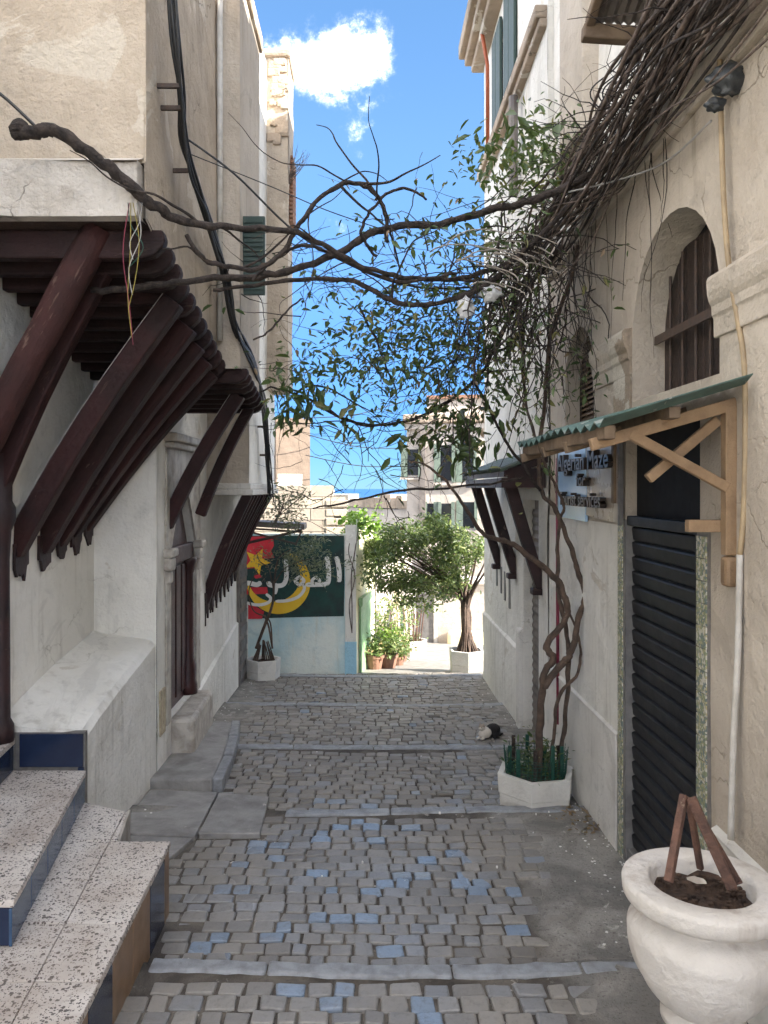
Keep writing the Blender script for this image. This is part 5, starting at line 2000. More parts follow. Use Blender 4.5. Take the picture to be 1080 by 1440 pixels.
tl = thing('thin_tree', 'thin grey-leaved tree leaning from the planter in front of the mural', 'tree', pB + Vector((0, 0, 0.25)))
x, y, z = pB
Yb = 10.72
stems = [[(*P(360, 912, Yb), .020), (*P(372, 880, Yb), .022), (*P(383, 850, Yb), .018), (*P(386, 815, Yb), .014), (*P(392, 785, Yb + .1), .010), (*P(410, 772, Yb + .1), .006)],
         [(*P(383, 912, Yb), .014), (*P(378, 882, Yb), .013), (*P(372, 866, Yb), .014)],
         [(*P(372, 866, Yb - .02), .010), (*P(356, 858, Yb), .010), (*P(350, 830, Yb), .008), (*P(362, 800, Yb), .006)],
         [(*P(385, 830, Yb), .010), (*P(378, 800, Yb), .008), (*P(366, 790, Yb), .006), (*P(360, 775, Yb), .004)],
         [(*P(386, 820, Yb), .009), (*P(400, 800, Yb - .1), .007), (*P(420, 790, Yb - .1), .005), (*P(440, 785, Yb - .1), .003)],
         [(*P(383, 912, Yb - .08), .010), (*P(381, 880, Yb - .04), .010), (*P(377, 870, Yb), .010)]]
branch_tree(tl, pB, stems, 'trunk')
m_ = MB()
for k in range(22):
    a = random.uniform(0, 6.28)
    m_.tube([pB + Vector((math.cos(a) * 0.16, math.sin(a) * 0.16, 0.22)), pB + Vector((math.cos(a) * 0.06, math.sin(a) * 0.06, 0.42 + random.random() * .1))], 0.008, 4)
m_.build('root_sprouts', M['trunk'], tl)['kind'] = 'stuff'
pts = []
for k in range(46):
    px, py = random.gauss(428, 24), random.gauss(783, 15)
    c = P(px, py, Yb + random.uniform(-.25, .25))
    for _ in range(26):
        pts.append(c + Vector((random.gauss(0, .07), random.gauss(0, .07), random.gauss(0, .06))))
leaves('crown', pts, 0.055, M['leaf_grey'], tl, 0.3, 0.30)
pts = []
for k in range(20):
    px, py = random.gauss(372, 12), random.gauss(790, 12)
    c = P(px, py, Yb + random.uniform(-.15, .15))
    for _ in range(7):
        pts.append(c + Vector((random.gauss(0, .05), random.gauss(0, .05), random.gauss(0, .05))))
leaves('dry_leaves', pts, 0.04, M['leaf_dry'], tl, 0.3, 0.4)

# grey-leaved shrub on the ledge under the left bay
ls = thing('ledge_shrub', 'grey-green shrub rooted on the ledge of the left-hand bay', 'shrub', P(386, 740, 9.6))
pts = []
for k in range(34):
    px, py = random.gauss(404, 14), random.gauss(712, 17)
    c = P(px, py, random.uniform(9.5, 10.0))
    for _ in range(16):
        pts.append(c + Vector((random.gauss(0, .06), random.gauss(0, .06), random.gauss(0, .06))))
leaves('leaves', pts, 0.075, M['leaf_grey'], ls, 0.1, 0.22)
m_ = MB()
for k in range(8):
    m_.tube(smooth_path([P(382, 742, 9.62), P(392, 725, 9.65), P(random.gauss(404, 14), random.gauss(705, 14), 9.7)], 4), 0.006, 4)
m_.build('stems', M['vine_dry'], ls)['kind'] = 'stuff'

# ------------------------------------------------------------------ potted plants in the sun
pot_spots = [(527, 940, 12.4, .15, 'leaf_pot', 'bushy'), (545, 941, 12.6, .17, 'leaf_tree', 'bushy'), (559, 938, 13.2, .13, 'leaf_pot', 'bushy'), (536, 930, 13.2, .14, 'leaf_bright', 'bushy'),
             (553, 921, 13.9, .14, 'leaf_bright', 'bushy'), (543, 908, 14.4, .14, 'leaf_pot', 'bushy'), (566, 930, 14.2, .10, 'leaf_pot', 'bushy')]
desc = ['low pot of pale variegated leaves at the foot of the green gate', 'wide terracotta pot of dark green leaves among the sunny pots',
        'small terracotta pot with sparse pale stems beside the wide pot', 'terracotta pot of bright green leaves against the sunny wall',
        'bright green plant in a red clay pot set above the others', 'tall pot of yellowish leaves highest against the sunny wall',
        'smallest clay pot with pale leaves next to the stick planter']
for (px, py, Y, r_, lm_, _), ds in zip(pot_spots, desc):
    c = P(px, py, Y)
    gz = g(Y, 3.2)
    t_ = thing('potted_plant', ds, 'plant', c, 'potted plants against the sunny wall')
    hgt = r_ * 1.5
    MB().lathe([(r_ * 0.68, -0.02), (r_ * 0.95, hgt * 0.8), (r_ * 1.05, hgt * 0.8), (r_ * 1.05, hgt), (r_ * 0.88, hgt), (r_ * 0.8, hgt * 0.85)], c, 14).build('pot', M['terracotta'], t_, smooth=False)
    if c.z > gz + 0.05:
        MB().box(c.x - r_, c.x + r_, c.y - r_, c.y + r_, gz - 0.05, c.z).build('stand', M['plaster_white'], t_, bevel=0.01)
    leaves('leaves', [c + Vector((random.gauss(0, r_ * .75), random.gauss(0, r_ * .75), hgt + abs(random.gauss(0.10, .11)))) for _ in range(330)], 0.075, M[lm_], t_, -0.1, 0.4)
hg = thing('hanging_creeper', 'yellow-green creeper trailing down the sunny wall behind the pots', 'plant', P(540, 900, 13.6))
pts = []
for k in range(60):
    px, py = random.choice((random.gauss(535, 9), random.gauss(556, 12), random.gauss(575, 9))), random.uniform(842, 915)
    if px > 566 and py > 880:
        continue
    c = P(px, py, random.uniform(13.4, 14.6))
    for _ in range(22):
        pts.append(c + Vector((random.gauss(0, .07), random.gauss(0, .07), random.gauss(0, .09))))
leaves('leaves', pts, 0.07, M['leaf_pot'], hg, 0.5, 0.4)
m_ = MB()
for k in range(7):
    px = random.uniform(532, 572)
    m_.tube(smooth_path([P(px, 842, 13.8), P(px + 4, 880, 13.9), P(px - 3, 935, 14.0)], 4), 0.007, 4)
m_.build('stems', M['vine_dry'], hg)['kind'] = 'stuff'

# ------------------------------------------------------------------ houses down the hill
def face_house(name, label, A, B, z0, z1, mat, depth=5.0):
    """a house whose street face runs from A to B (xy)"""
    t_ = thing(name, label, 'house', ((A[0] + B[0]) / 2, (A[1] + B[1]) / 2, z0))
    A, B = Vector((*A, 0)), Vector((*B, 0))
    d = (B - A).normalized()
    n_ = Vector((d.y, -d.x, 0))
    if n_.y > 0:
        n_ = -n_
    L = (B - A).length

    def q(s_, z, off=0.0):
        p = A + d * s_ + n_ * off
        return (p.x, p.y, z)

    def slab(nm, s0, s1, za, zb, o0, o1, m, parent=None, bev=0):
        mb_ = MB().add([q(s0, za, o0), q(s1, za, o0), q(s1, za, o1), q(s0, za, o1), q(s0, zb, o0), q(s1, zb, o0), q(s1, zb, o1), q(s0, zb, o1)],
                       [(3, 2, 1, 0), (4, 5, 6, 7), (0, 1, 5, 4), (1, 2, 6, 5), (2, 3, 7, 6), (3, 0, 4, 7)])
        return mb_.build(nm, m, parent or t_, bevel=bev)
    slab('wall', 0, L, z0, z1, 0, -depth, M[mat])
    return t_, q, slab, L, A, d


def s_of_px(px, A, d):
    k = (px - 519) / 1080
    # A.x + s d.x = k (A.y + s d.y)
    return (k * A.y - A.x) / (d.x - k * d.y)


A_, B_ = ((572 - 519) / 1080 * 23.4, 23.4), ((735 - 519) / 1080 * 22.8, 22.8)
hf, q, slab, L, A3, d3 = face_house('shuttered_house', 'sunlit pale house with green shutters and a worn cornice down the hill', A_, B_, -4.5, 4.05, 'plaster_far')
slab('cornice', -0.1, L, 4.05, 4.32, 0.22, -0.3, M['plaster_bare'], bev=0.04)
slab('cornice_band', -0.06, L, 3.86, 4.04, 0.12, -0.1, M['plaster_far'], bev=0.03)
slab('parapet', 0.6, L, 4.32, 4.8, -0.1, -0.5, M['plaster_far'])
slab('roof_tiles', 0.6, L, 4.8, 4.9, 0.0, -0.6, M['roof_tile'])
for (pa, pb, ya, yb) in ((618, 628, 626, 676), (648, 659, 618, 676), (574, 579, 632, 668), (617, 628, 708, 742), (649, 660, 706, 742), (600, 608, 708, 742)):
    sa, sb = s_of_px(pa, A3, d3), s_of_px(pb, A3, d3)
    if sa > sb:
        sa, sb = sb, sa
    sm_ = (sa + sb) / 2
    Yw = (A3 + d3 * sm_).y
    za, zb_ = CZ - (yb - 686) / 1080 * Yw, CZ - (ya - 686) / 1080 * Yw
    wv = max(0.36, sb - sa)
    wd = slab('window', sm_ - wv * .2, sm_ + wv * .75, za, zb_, 0.02, -0.1, M['glass'])
    slab('shutter', sm_ - wv * .75, sm_ - wv * .2, za - 0.05, zb_ + 0.05, 0.07, 0.02, M['shutter_far'], wd)
    slab('shutter', sm_ + wv * .75, sm_ + wv * 1.0, za - 0.05, zb_ + 0.05, 0.16, 0.02, M['shutter_far'], wd)
    slab('sill', sm_ - wv * .8, sm_ + wv * 1.05, za - 0.14, za - 0.06, 0.12, 0, M['plaster_far'], wd)
sp0 = s_of_px(596, A3, d3)
slab('downpipe', sp0 - 0.1, sp0 + 0.06, -2, 3.85, 0.16, 0.02, M['zinc'])

A_, B_ = ((486 - 519) / 1080 * 34, 35.0), ((592 - 519) / 1080 * 31, 31.0)
hh_, q, slab, L, A3, d3 = face_house('tan_house', 'low tan house with a crumbling roof edge in front of the sea', A_, B_, -8, 1.25, 'plaster_far', 6)
for k in range(14):
    s_ = k * L / 14
    slab('roof_edge', s_ + 0.01, s_ + L / 14 - 0.01, 1.25, 1.25 + random.uniform(0.12, 0.34) + 0.28 * math.sin(math.pi * k / 13), 0.1, -1.5, M['plaster_bare'])
slab('window', 1.0, 1.5, -0.6, 0.5, 0.02, -0.1, M['glass'])
A_, B_ = ((388 - 519) / 1080 * 22, 22.0), ((436 - 519) / 1080 * 22.5, 22.5)
ht, q, slab, L, A3, d3 = face_house('brown_tower', 'tall narrow brown rendered tower house behind the block wall', A_, B_, -4, CZ + (686 - 593) / 1080 * 22, 'brick_tan', 3)
slab('parapet', -0.02, L + 0.02, 3.99, 4.12, 0.04, -0.4, M['brick_tan'])
slab('repair_patch', 0.05, L - 0.25, 1.9, 2.5, 0.012, -0.02, M['plaster_far'])
A_, B_ = ((428 - 519) / 1080 * 40, 40.5), ((470 - 519) / 1080 * 40, 40.0)
hk, q, slab, L, A3, d3 = face_house('far_white_house', 'tiny white rooftop with clutter beside the brown tower', A_, B_, -12, 1.75, 'plaster_white', 4)
for k in range(5):
    slab('roof_clutter', 0.1 + 0.3 * k, 0.28 + 0.3 * k, 1.75, 1.75 + random.uniform(0.15, 0.5), 0, -0.4, M['roof_tile'] if k % 2 else M['p_white'])
# white walls closing the sunny street
A_, B_ = (0.13, 14.2), (1.06, 19.0)
hg2, q, slab, L, A3, d3 = face_house('sunny_white_house', 'white house wall lining the sunny lower street', A_, B_, -4, 0.9, 'plaster_far', 3)
slab('door', 1.2, 1.8, -2.2, -0.35, 0.02, -0.1, M['navy_tile'])
slab('door', 2.8, 3.4, -2.4, -0.5, 0.02, -0.1, M['shutter_green'])
slab('pilaster', 2.1, 2.4, -3, 0.9, 0.09, -0.1, M['plaster_yellow'])
A_, B_ = (1.03, 19.6), (4.2, 18.9)
hg3, q, slab, L, A3, d3 = face_house('garden_house', 'low white house with a grey door at the turn of the street', A_, B_, -4.5, -0.30, 'plaster_far', 0.6)
dv_ = slab('door', 0.18, 0.62, -2.2, -0.55, 0.03, -0.1, M['grey_metal'])
slab('door_frame', 0.08, 0.17, -2.3, -0.45, 0.06, -0.1, M['plaster_grey'])
slab('door_frame', 0.63, 0.72, -2.3, -0.45, 0.06, -0.1, M['plaster_grey'])
slab('coping', -0.05, L, -0.30, -0.2, 0.08, -0.7, M['plaster_white'])
slab('bench_block', 1.0, 1.9, -2.4, -1.45, 0.35, 0.0, M['plaster_yellow'], bev=0.1)

# ------------------------------------------------------------------ the great vine
vn = thing('climbing_vine', 'old woody vine climbing from the netted planter and crossing above the lane', 'vine', pA + Vector((0, 0, 0.3)))


LIMBS = []


def vb(pts, name='branch', mat='vine', n=9, sub=7, jit=0.13, wig=0.014):
    q3 = [(*P(a, b, Y), r_) for a, b, Y, r_ in pts]
    sm = smooth_path(q3, sub)
    s0 = random.uniform(0, 50)
    path, rad = [], []
    for i, p in enumerate(sm):
        w_ = Vector((nz3(i * 0.45, s0, 0), nz3(i * 0.45, s0, 7), nz3(i * 0.45, s0, 14))) * wig
        path.append(Vector(p[:3]) + (w_ if 0 < i < len(sm) - 1 else Vector()))
        rad.append(max(0.0015, p[3] * (0.8 if name == 'limb' else 0.9)) * (1 + 0.18 * nz3(i * 0.9, s0, 3)))
    o = MB().tube(path, rad, n, jit).build(name, M[mat], vn, smooth=True)
    if name == 'limb':
        LIMBS.append(path)
    return path


# stems rising from the planter
vb([(757, 1098, 5.88, .032), (759, 1040, 5.80, .031), (764, 955, 5.72, .030), (778, 925, 5.74, .030), (768, 908, 5.74, .028), (794, 873, 5.78, .027), (797, 851, 5.80, .027), (783, 815, 5.80, .026), (743, 782, 5.78, .024), (718, 764, 5.75, .022), (682, 752, 5.6, .018), (655, 715, 5.4, .014), (632, 682, 5.3, .011), (600, 655, 5.25, .009), (575, 648, 5.2, .006)], 'stem', 'trunk')
vb([(764, 965, 5.70, .030), (790, 934, 5.72, .028), (805, 912, 5.74, .026), (815, 866, 5.78, .025), (822, 837, 5.82, .024), (812, 797, 5.84, .022), (797, 754, 5.86, .021), (779, 714, 5.88, .020), (762, 690, 5.9, .018), (758, 640, 5.9, .018), (766, 560, 5.9, .018), (772, 480, 5.9, .018), (800, 400, 5.9, .018), (812, 345, 5.85, .018)], 'stem', 'trunk')
vb([(785, 1096, 5.98, .020), (792, 1030, 5.90, .020), (800, 945, 5.82, .020), (797, 894, 5.84, .019), (787, 844, 5.86, .018), (784, 811, 5.87, .016), (785, 746, 5.88, .014), (793, 710, 5.88, .012), (775, 672, 5.9, .012), (748, 600, 5.95, .012), (735, 520, 5.95, .011), (742, 430, 5.9, .011), (760, 370, 5.8, .012)], 'stem', 'trunk')
vb([(772, 1096, 5.94, .016), (778, 1040, 5.8, .015), (786, 980, 5.7, .014), (815, 940, 5.76, .012), (812, 890, 5.78, .010), (790, 840, 5.8, .009)], 'stem', 'trunk')
# thick limbs over the lane
vb([(22, 190, 4.05, .040), (45, 186, 4.05, .046), (78, 184, 4.07, .042), (125, 215, 4.12, .040), (170, 250, 4.18, .040), (215, 288, 4.25, .038), (262, 312, 4.35, .030), (330, 320, 4.5, .024), (410, 326, 4.65, .022), (455, 345, 4.75, .020), (510, 375, 4.9, .020), (570, 390, 5.05, .020), (640, 392, 5.2, .020), (710, 372, 5.3, .022), (770, 330, 5.3, .024), (850, 265, 5.0, .024), (950, 150, 4.3, .024), (1040, 40, 3.7, .024), (1110, -50, 3.35, .024)], 'limb', wig=.02)
vb([(128, 408, 4.6, .024), (190, 404, 4.62, .026), (250, 398, 4.66, .026), (320, 390, 4.72, .026), (380, 388, 4.8, .028), (440, 372, 4.86, .026), (505, 340, 4.95, .030), (540, 322, 5.0, .030), (620, 314, 5.1, .030), (690, 295, 5.15, .032), (760, 278, 5.1, .032), (830, 245, 4.85, .030), (920, 165, 4.4, .030), (1010, 50, 3.85, .030), (1080, -40, 3.45, .030)], 'limb', wig=.02)
vb([(262, 330, 4.45, .016), (285, 362, 4.5, .018), (320, 375, 4.55, .018), (360, 378, 4.6, .018), (395, 358, 4.65, .018), (415, 325, 4.7, .018), (440, 288, 4.75, .018), (478, 260, 4.8, .018), (510, 260, 4.85, .018), (532, 278, 4.9, .016), (542, 310, 4.95, .016), (545, 340, 5.0, .016)], 'limb')
vb([(528, 282, 4.9, .010), (550, 270, 4.92, .011), (575, 264, 4.95, .010), (600, 281, 5.0, .008)], 'branch')
vb([(540, 275, 4.9, .010), (518, 300, 4.9, .011), (508, 325, 4.92, .011), (515, 345, 4.95, .011), (530, 360, 5.0, .010)], 'branch')
vb([(300, 408, 4.7, .014), (380, 398, 4.8, .016), (450, 392, 4.9, .018), (505, 398, 4.95, .020), (545, 420, 5.0, .021), (580, 429, 5.0, .021), (630, 424, 5.05, .021), (685, 400, 5.1, .021), (740, 350, 5.1, .022), (800, 290, 4.95, .022), (900, 190, 4.5, .022), (990, 70, 3.9, .022), (1070, -30, 3.5, .022)], 'limb')
vb([(355, 395, 4.75, .010), (385, 365, 4.8, .011), (425, 345, 4.85, .012), (470, 360, 4.9, .012), (540, 392, 5.0, .014), (585, 395, 5.0, .012), (640, 385, 5.1, .012)], 'branch')
vb([(425, 420, 4.85, .006), (400, 440, 4.8, .007), (380, 465, 4.75, .007), (356, 478, 4.7, .006)], 'branch')
# lower sweep of leafy branch
vb([(365, 552, 5.9, .007), (385, 545, 5.9, .010), (430, 560, 5.9, .012), (480, 588, 5.9, .013), (535, 598, 5.9, .014), (590, 586, 5.9, .015), (640, 558, 5.9, .016), (680, 520, 5.85, .016), (705, 470, 5.8, .018), (740, 410, 5.75, .018), (790, 345, 5.6, .020)], 'limb')
vb([(668, 540, 5.85, .012), (690, 575, 5.85, .012), (710, 620, 5.85, .012), (740, 660, 5.85, .013), (760, 690, 5.9, .014)], 'branch')
vb([(505, 430, 5.1, .008), (530, 480, 5.2, .008), (545, 520, 5.3, .007), (560, 560, 5.6, .006)], 'branch')
vb([(440, 715, 5.6, .005), (490, 706, 5.6, .008), (560, 690, 5.65, .010), (620, 687, 5.7, .010), (690, 680, 5.8, .010), (735, 672, 5.85, .011)], 'branch')
# cut stump end and peeling bark at the left
MB().lathe([(0.02, -0.02), (0.05, -0.005), (0.056, 0.02), (0.04, 0.05), (0.015, 0.07)], P(28, 186, 4.05), 9).build('cut_knot', M['vine'], vn)

# wandering side shoots off the limbs
for k in range(46):
    pth_ = random.choice(LIMBS)
    i0 = random.randrange(4, len(pth_) - 6)
    p = pth_[i0]
    if p.y > 7 or p.x > 1.3 or p.x < -1.1:
        continue
    d = (pth_[i0 + 1] - p).normalized() * random.choice((-1, 1))
    d = (d + Vector((random.gauss(0, .3), random.gauss(0, .3), random.gauss(-0.05, .5)))).normalized()
    r_ = random.uniform(.004, .011)
    q3, nseg = [(*p, r_)], random.randrange(5, 10)
    for i in range(nseg):
        d = (d + Vector((random.gauss(0, .22), random.gauss(0, .15), random.gauss(-.03, .25)))).normalized()
        p = p + d * random.uniform(0.07, 0.13)
        q3.append((*p, r_ * (1 - 0.75 * (i + 1) / nseg)))
    sm = smooth_path(q3, 4)
    MB().tube([p_[:3] for p_ in sm], [p_[3] for p_ in sm], 6, 0.1).build('side_shoot', M['vine'], vn, smooth=True)

# the matted rope of stems along the ledge of the right-hand house
for k in range(58):
    o1, o2 = random.gauss(0, 1), random.gauss(0, 1)
    r_ = random.choice((.004, .005, .006, .008, .010, .013))
    Yend = random.uniform(5.2, 7.2)
    pts3 = []
    n = 9
    ph = random.uniform(0, 6.28)
    for i in range(n):
        f = i / (n - 1)
        Y = 2.7 + (Yend - 2.7) * f
        x = 1.46 + 0.05 * o1 - 0.06 * f + 0.05 * math.sin(ph + (4 + k % 5) * f) - abs(0.03 * o2) + (0.0 if f < .75 else -(f - .75) * random.uniform(0.2, 1.6))
        z = 4.20 + 0.12 * o2 + 0.10 * math.sin(ph * 2 + (5 + k % 9) * f) - 0.15 * f - max(0, f - .7) * random.uniform(0.2, 1.5)
        pts3.append((min(x, 1.535), Y, z, r_ * (1 - 0.45 * f)))
    sm = smooth_path(pts3, 5)
    MB().tube([p[:3] for p in sm], [p[3] for p in sm], 7, 0.08).build('rope_stem', M['vine_dry' if k % 3 else 'vine'], vn, smooth=True)

# tangled twigs
tw = MB()


def twig(p, d, L, n, r_, grav=0.0, wob=0.35):
    pts = [Vector(p)]
    d = Vector(d).normalized()
    for i in range(n):
        d = (d + Vector((random.uniform(-wob, wob), random.uniform(-wob, wob), random.uniform(-wob, wob) - grav))).normalized()
        pts.append(pts[-1] + d * (L / n))
    tw.tube(pts, [r_ * (1 - 0.7 * i / n) for i in range(n + 1)], 4)
    return pts


TIPS = []
for k in range(230):                        # hanging mat over the right-hand wall
    px, py = random.gauss(735, 45), random.gauss(400, 55)
    Y = random.uniform(5.0, 6.1)
    p = P(px, py, Y)
    p.x = min(p.x, 1.5)
    pts = twig(p, (random.uniform(-.5, .2), random.uniform(-.4, .4), random.uniform(-1, .3)), random.uniform(0.35, 1.3), 10, random.uniform(.0025, .007), 0.10, 0.3)
    TIPS += pts[5:]
for k in range(120):                        # fine sprays in the middle of the lane
    px, py = random.gauss(590, 75), random.gauss(470, 80)
    p = P(px, py, random.uniform(4.9, 6.0))
    pts = twig(p, (random.uniform(-1, .6), random.uniform(-.3, .3), random.uniform(-.7, .6)), random.uniform(0.3, 0.8), 8, random.uniform(.002, .005), 0.05, 0.35)
    TIPS += pts[4:]
BARE = []
for k in range(70):                         # bare sprays hanging below
    px, py = random.gauss(540, 60), random.gauss(635, 40)
    p = P(px, py, random.uniform(5.5, 6.2))
    twig(p, (random.uniform(-1, .8), random.uniform(-.3, .3), random.uniform(-.8, .5)), random.uniform(0.25, 0.75), 8, random.uniform(.0018, .004), 0.03, 0.4)
for k in range(22):                         # strings down the cream wall
    yv = random.uniform(4.0, 6.4)
    twig((1.585, yv, 3.98), (0, random.uniform(-.1, .1), -1), random.uniform(0.4, 1.2), 10, random.uniform(.002, .004), 0.2, 0.18)
for k in range(190):                        # dry sprays over the rope of stems
    yv = random.uniform(3.0, 6.5)
    twig((1.48, yv, 4.25), (random.uniform(-.8, .1), random.uniform(-.6, .6), random.uniform(-.2, .9)), random.uniform(0.2, 0.7), 8, random.uniform(.002, .006), 0.08, 0.5)
for k in range(26):                         # whiskers off the limbs on the left
    px = random.uniform(300, 520)
    p = P(px, random.gauss(370, 25), 4.7 + (px - 300) / 600)
    twig(p, (random.uniform(-1, 1), random.uniform(-.3, .3), random.uniform(-1, .8)), random.uniform(0.12, 0.5), 7, random.uniform(.002, .004), 0.05, 0.4)
for k in range(18):
    p = P(random.gauss(385, 8), random.uniform(500, 600), 7.9)
    twig(p, (random.uniform(-.2, .5), -0.5, random.uniform(-1, .2)), random.uniform(0.3, 0.9), 8, 0.004, 0.08, 0.3)
o = tw.build('twigs', M['vine'], vn)
o['kind'] = 'stuff'

# leaves
pts = []
for (px, py, sx, sy, Y0, Y1, n) in ((735, 250, 42, 30, 5.0, 6.0, 330), (770, 205, 35, 28, 5.2, 6.2, 220), (690, 215, 28, 18, 5.2, 6.0, 90), (690, 340, 50, 30, 5.0, 5.8, 200),
                                    (520, 490, 55, 38, 5.0, 5.9, 420), (600, 510, 55, 40, 5.2, 5.9, 420), (660, 480, 45, 50, 5.2, 5.9, 380), (705, 455, 36, 55, 5.4, 5.9, 230), (560, 430, 50, 25, 5.0, 5.5, 170),
                                    (440, 525, 35, 22, 5.2, 5.9, 150), (758, 570, 16, 50, 5.7, 5.95, 45), (640, 590, 40, 20, 5.6, 6.0, 90), (600, 330, 60, 16, 5.0, 5.4, 70)):
    for _ in range(int(n * 1.0)):
        pts.append(P(random.gauss(px, sx), random.gauss(py, sy), random.uniform(Y0, Y1)))
for p in TIPS:
    if random.random() < 0.36:
        pts.append(p)
pts = [(min(p[0], 1.55), p[1], p[2]) for p in pts]
leaves('leaves', pts, 0.064, M['leaf_vine'], vn, 0.7, 0.38)
pts = []
for (px, py, sx, sy, Y0, Y1, n) in ((410, 560, 20, 22, 5.6, 6.0, 64), (480, 590, 30, 14, 5.8, 6.0, 18), (600, 610, 26, 14, 5.8, 6.0, 26), (640, 632, 30, 12, 5.7, 6.0, 26), (660, 570, 26, 22, 5.7, 6.0, 40), (740, 190, 30, 20, 5.4, 6.0, 50), (655, 610, 18, 16, 5.7, 6, 26)):
    for _ in range(n):
        pts.append(P(random.gauss(px, sx), random.gauss(py, sy), random.uniform(Y0, Y1)))
leaves('large_leaves', pts, 0.125, M['leaf_vine'], vn, 1.1, 0.36)
pts = [p for p in TIPS if random.random() < 0.10]
leaves('dry_leaves', pts, 0.05, M['leaf_dry'], vn, 0.9, 0.4)

# pale tendrils looped in the tangle
for k in range(22):
    c = P(random.gauss(705, 28), random.gauss(385, 22), random.uniform(4.8, 5.3))
    r_ = random.uniform(0.08, 0.26)
    ring = []
    a0 = random.uniform(-0.4, 1.2)
    for i in range(12):
        a = a0 + i * 0.17
        ring.append(c + Vector((math.cos(a) * r_ * 1.25, random.uniform(-.01, .01) + 0.05 * math.sin(a * 2), math.sin(a) * r_ * 0.55)))
    MB().tube(ring, random.uniform(.003, .0065), 5).build('pale_tendril', M['vine_pale'], vn, smooth=True)

# ------------------------------------------------------------------ cables and pipes
cb = thing('cable_bundle', 'thick bundle of black cables sagging along the left-hand upper walls', 'cables', P(250, 200, 4.7))
spine = [(238, -40, 4.35), (246, 60, 4.45), (254, 150, 4.6), (262, 215, 4.75), (280, 275, 5.05), (297, 325, 5.5), (313, 392, 6.05), (328, 462, 6.22), (352, 512, 6.8), (366, 556, 8.0), (372, 600, 8.9), (374, 650, 9.1), (378, 692, 9.3)]
for k in range(8):
    o1, o2 = random.gauss(0, .035), random.gauss(0, .05)
    pts3 = []
    for i, s_ in enumerate(spine):
        p = P(*s_) + Vector((-0.01 + abs(o1) * (1 if s_[2] > 5.9 else 0.6) + random.gauss(0, .012), random.gauss(0, .012), o2 + random.gauss(0, .03)))
        pts3.append((*p, 0.0085 if k % 2 else 0.0125))
    sm = smooth_path(pts3, 5)
    MB().tube([p[:3] for p in sm], [p[3] for p in sm], 6).build('cable', M['cable'], cb, smooth=True)
for (px, py, Y) in ((246, 121, 4.52), (252, 152, 4.6), (266, 240, 4.9), (374, 600, 8.9), (377, 640, 9.1)):
    p = P(px, py, Y)
    MB().bar(p + Vector((-0.16, 0, 0)), p + Vector((0.03, 0, 0)), 0.02, 0.025).build('cable_bracket', M['rust'], cb)
lw = thing('thin_wire', 'thin dark wire running from the left-hand cables across the lane', 'wire', P(258, 190, 4.7), 'thin wires over the lane')
sm = smooth_path([P(258, 192, 4.72), P(330, 245, 4.75), P(420, 330, 4.85), P(520, 385, 5.0), P(600, 405, 5.15), P(690, 402, 5.3)], 6)
MB().tube(sm, 0.007, 5).build('strand', M['cable'], lw)
lw = thing('thin_wire', 'slack wire from the left-hand wall to the loop of the vine', 'wire', P(268, 215, 4.8), 'thin wires over the lane')
MB().tube(smooth_path([P(268, 217, 4.8), P(380, 262, 4.85), P(460, 296, 4.9), P(545, 325, 5.0)], 6), 0.0035, 5).build('strand', M['cable'], lw)
lw = thing('thin_wire', 'black wire dropping onto the cut end of the vine at the beige wall', 'wire', P(0, 130, 4.1), 'thin wires over the lane')
MB().tube(smooth_path([P(-60, 95, 4.1), P(0, 132, 4.1), P(50, 178, 4.05)], 5), 0.009, 5).build('strand', M['cable'], lw)
lw = thing('thin_wire', 'wires hung from roof to roof far beyond the lane in front of the sea', 'wire', P(440, 660, 20), 'thin wires over the lane')
for (a, b) in (((430, 640), (590, 655)), ((432, 588), (580, 560)), ((434, 612), (585, 630)), ((400, 690), (560, 716))):
    MB().tube(smooth_path([P(*a, 21), P((a[0] + b[0]) / 2, (a[1] + b[1]) / 2 + 8, 22), P(*b, 25)], 5), 0.012, 4).build('strand', M['cable'], lw)

cw = thing('loose_wires', 'tangle of yellow, green and pale wires dangling under the jetty', 'wires', P(185, 330, 4.25))
for (mt, o0, L) in (('wire_y', 0, 190), ('net', -4, 90), ('wire_w', 8, 130), ('wire_w', 16, 80), ('wire_y', 3, 150), ('wire_red', -2, 200)):
    p0 = [(184 + o0, 285), (186 + o0 + random.gauss(0, 8), 285 + L * .35), (188 + random.gauss(0, 10), 285 + L * .7), (184 + random.gauss(0, 4), 285 + L)]
    MB().tube(smooth_path([P(a, b, 4.22) for a, b in p0], 6), 0.0026, 5).build('wire', M[mt], cw, smooth=True)
dw = thing('drooping_wire', 'wires sagging against the white upper wall behind the vine rope', 'wires', P(860, 120, 4.9))
for k in range(5):
    x0 = random.uniform(860, 930)
    MB().tube(smooth_path([P(x0 + 30, 20, 4.3), P(x0, 90, 4.6), P(x0 - 40, 130, 4.9), P(x0 - 20, 180, 4.9), P(x0 - 70, 290, 5.1)], 6), 0.005, 5).build('wire', M['cable'], dw, smooth=True)
MB().tube(smooth_path([P(1000, 170, 3.55), P(940, 225, 4.0), P(880, 250, 4.4), P(800, 270, 4.9)], 6), 0.006, 5).build('wire', M['wire_w'], dw, smooth=True)

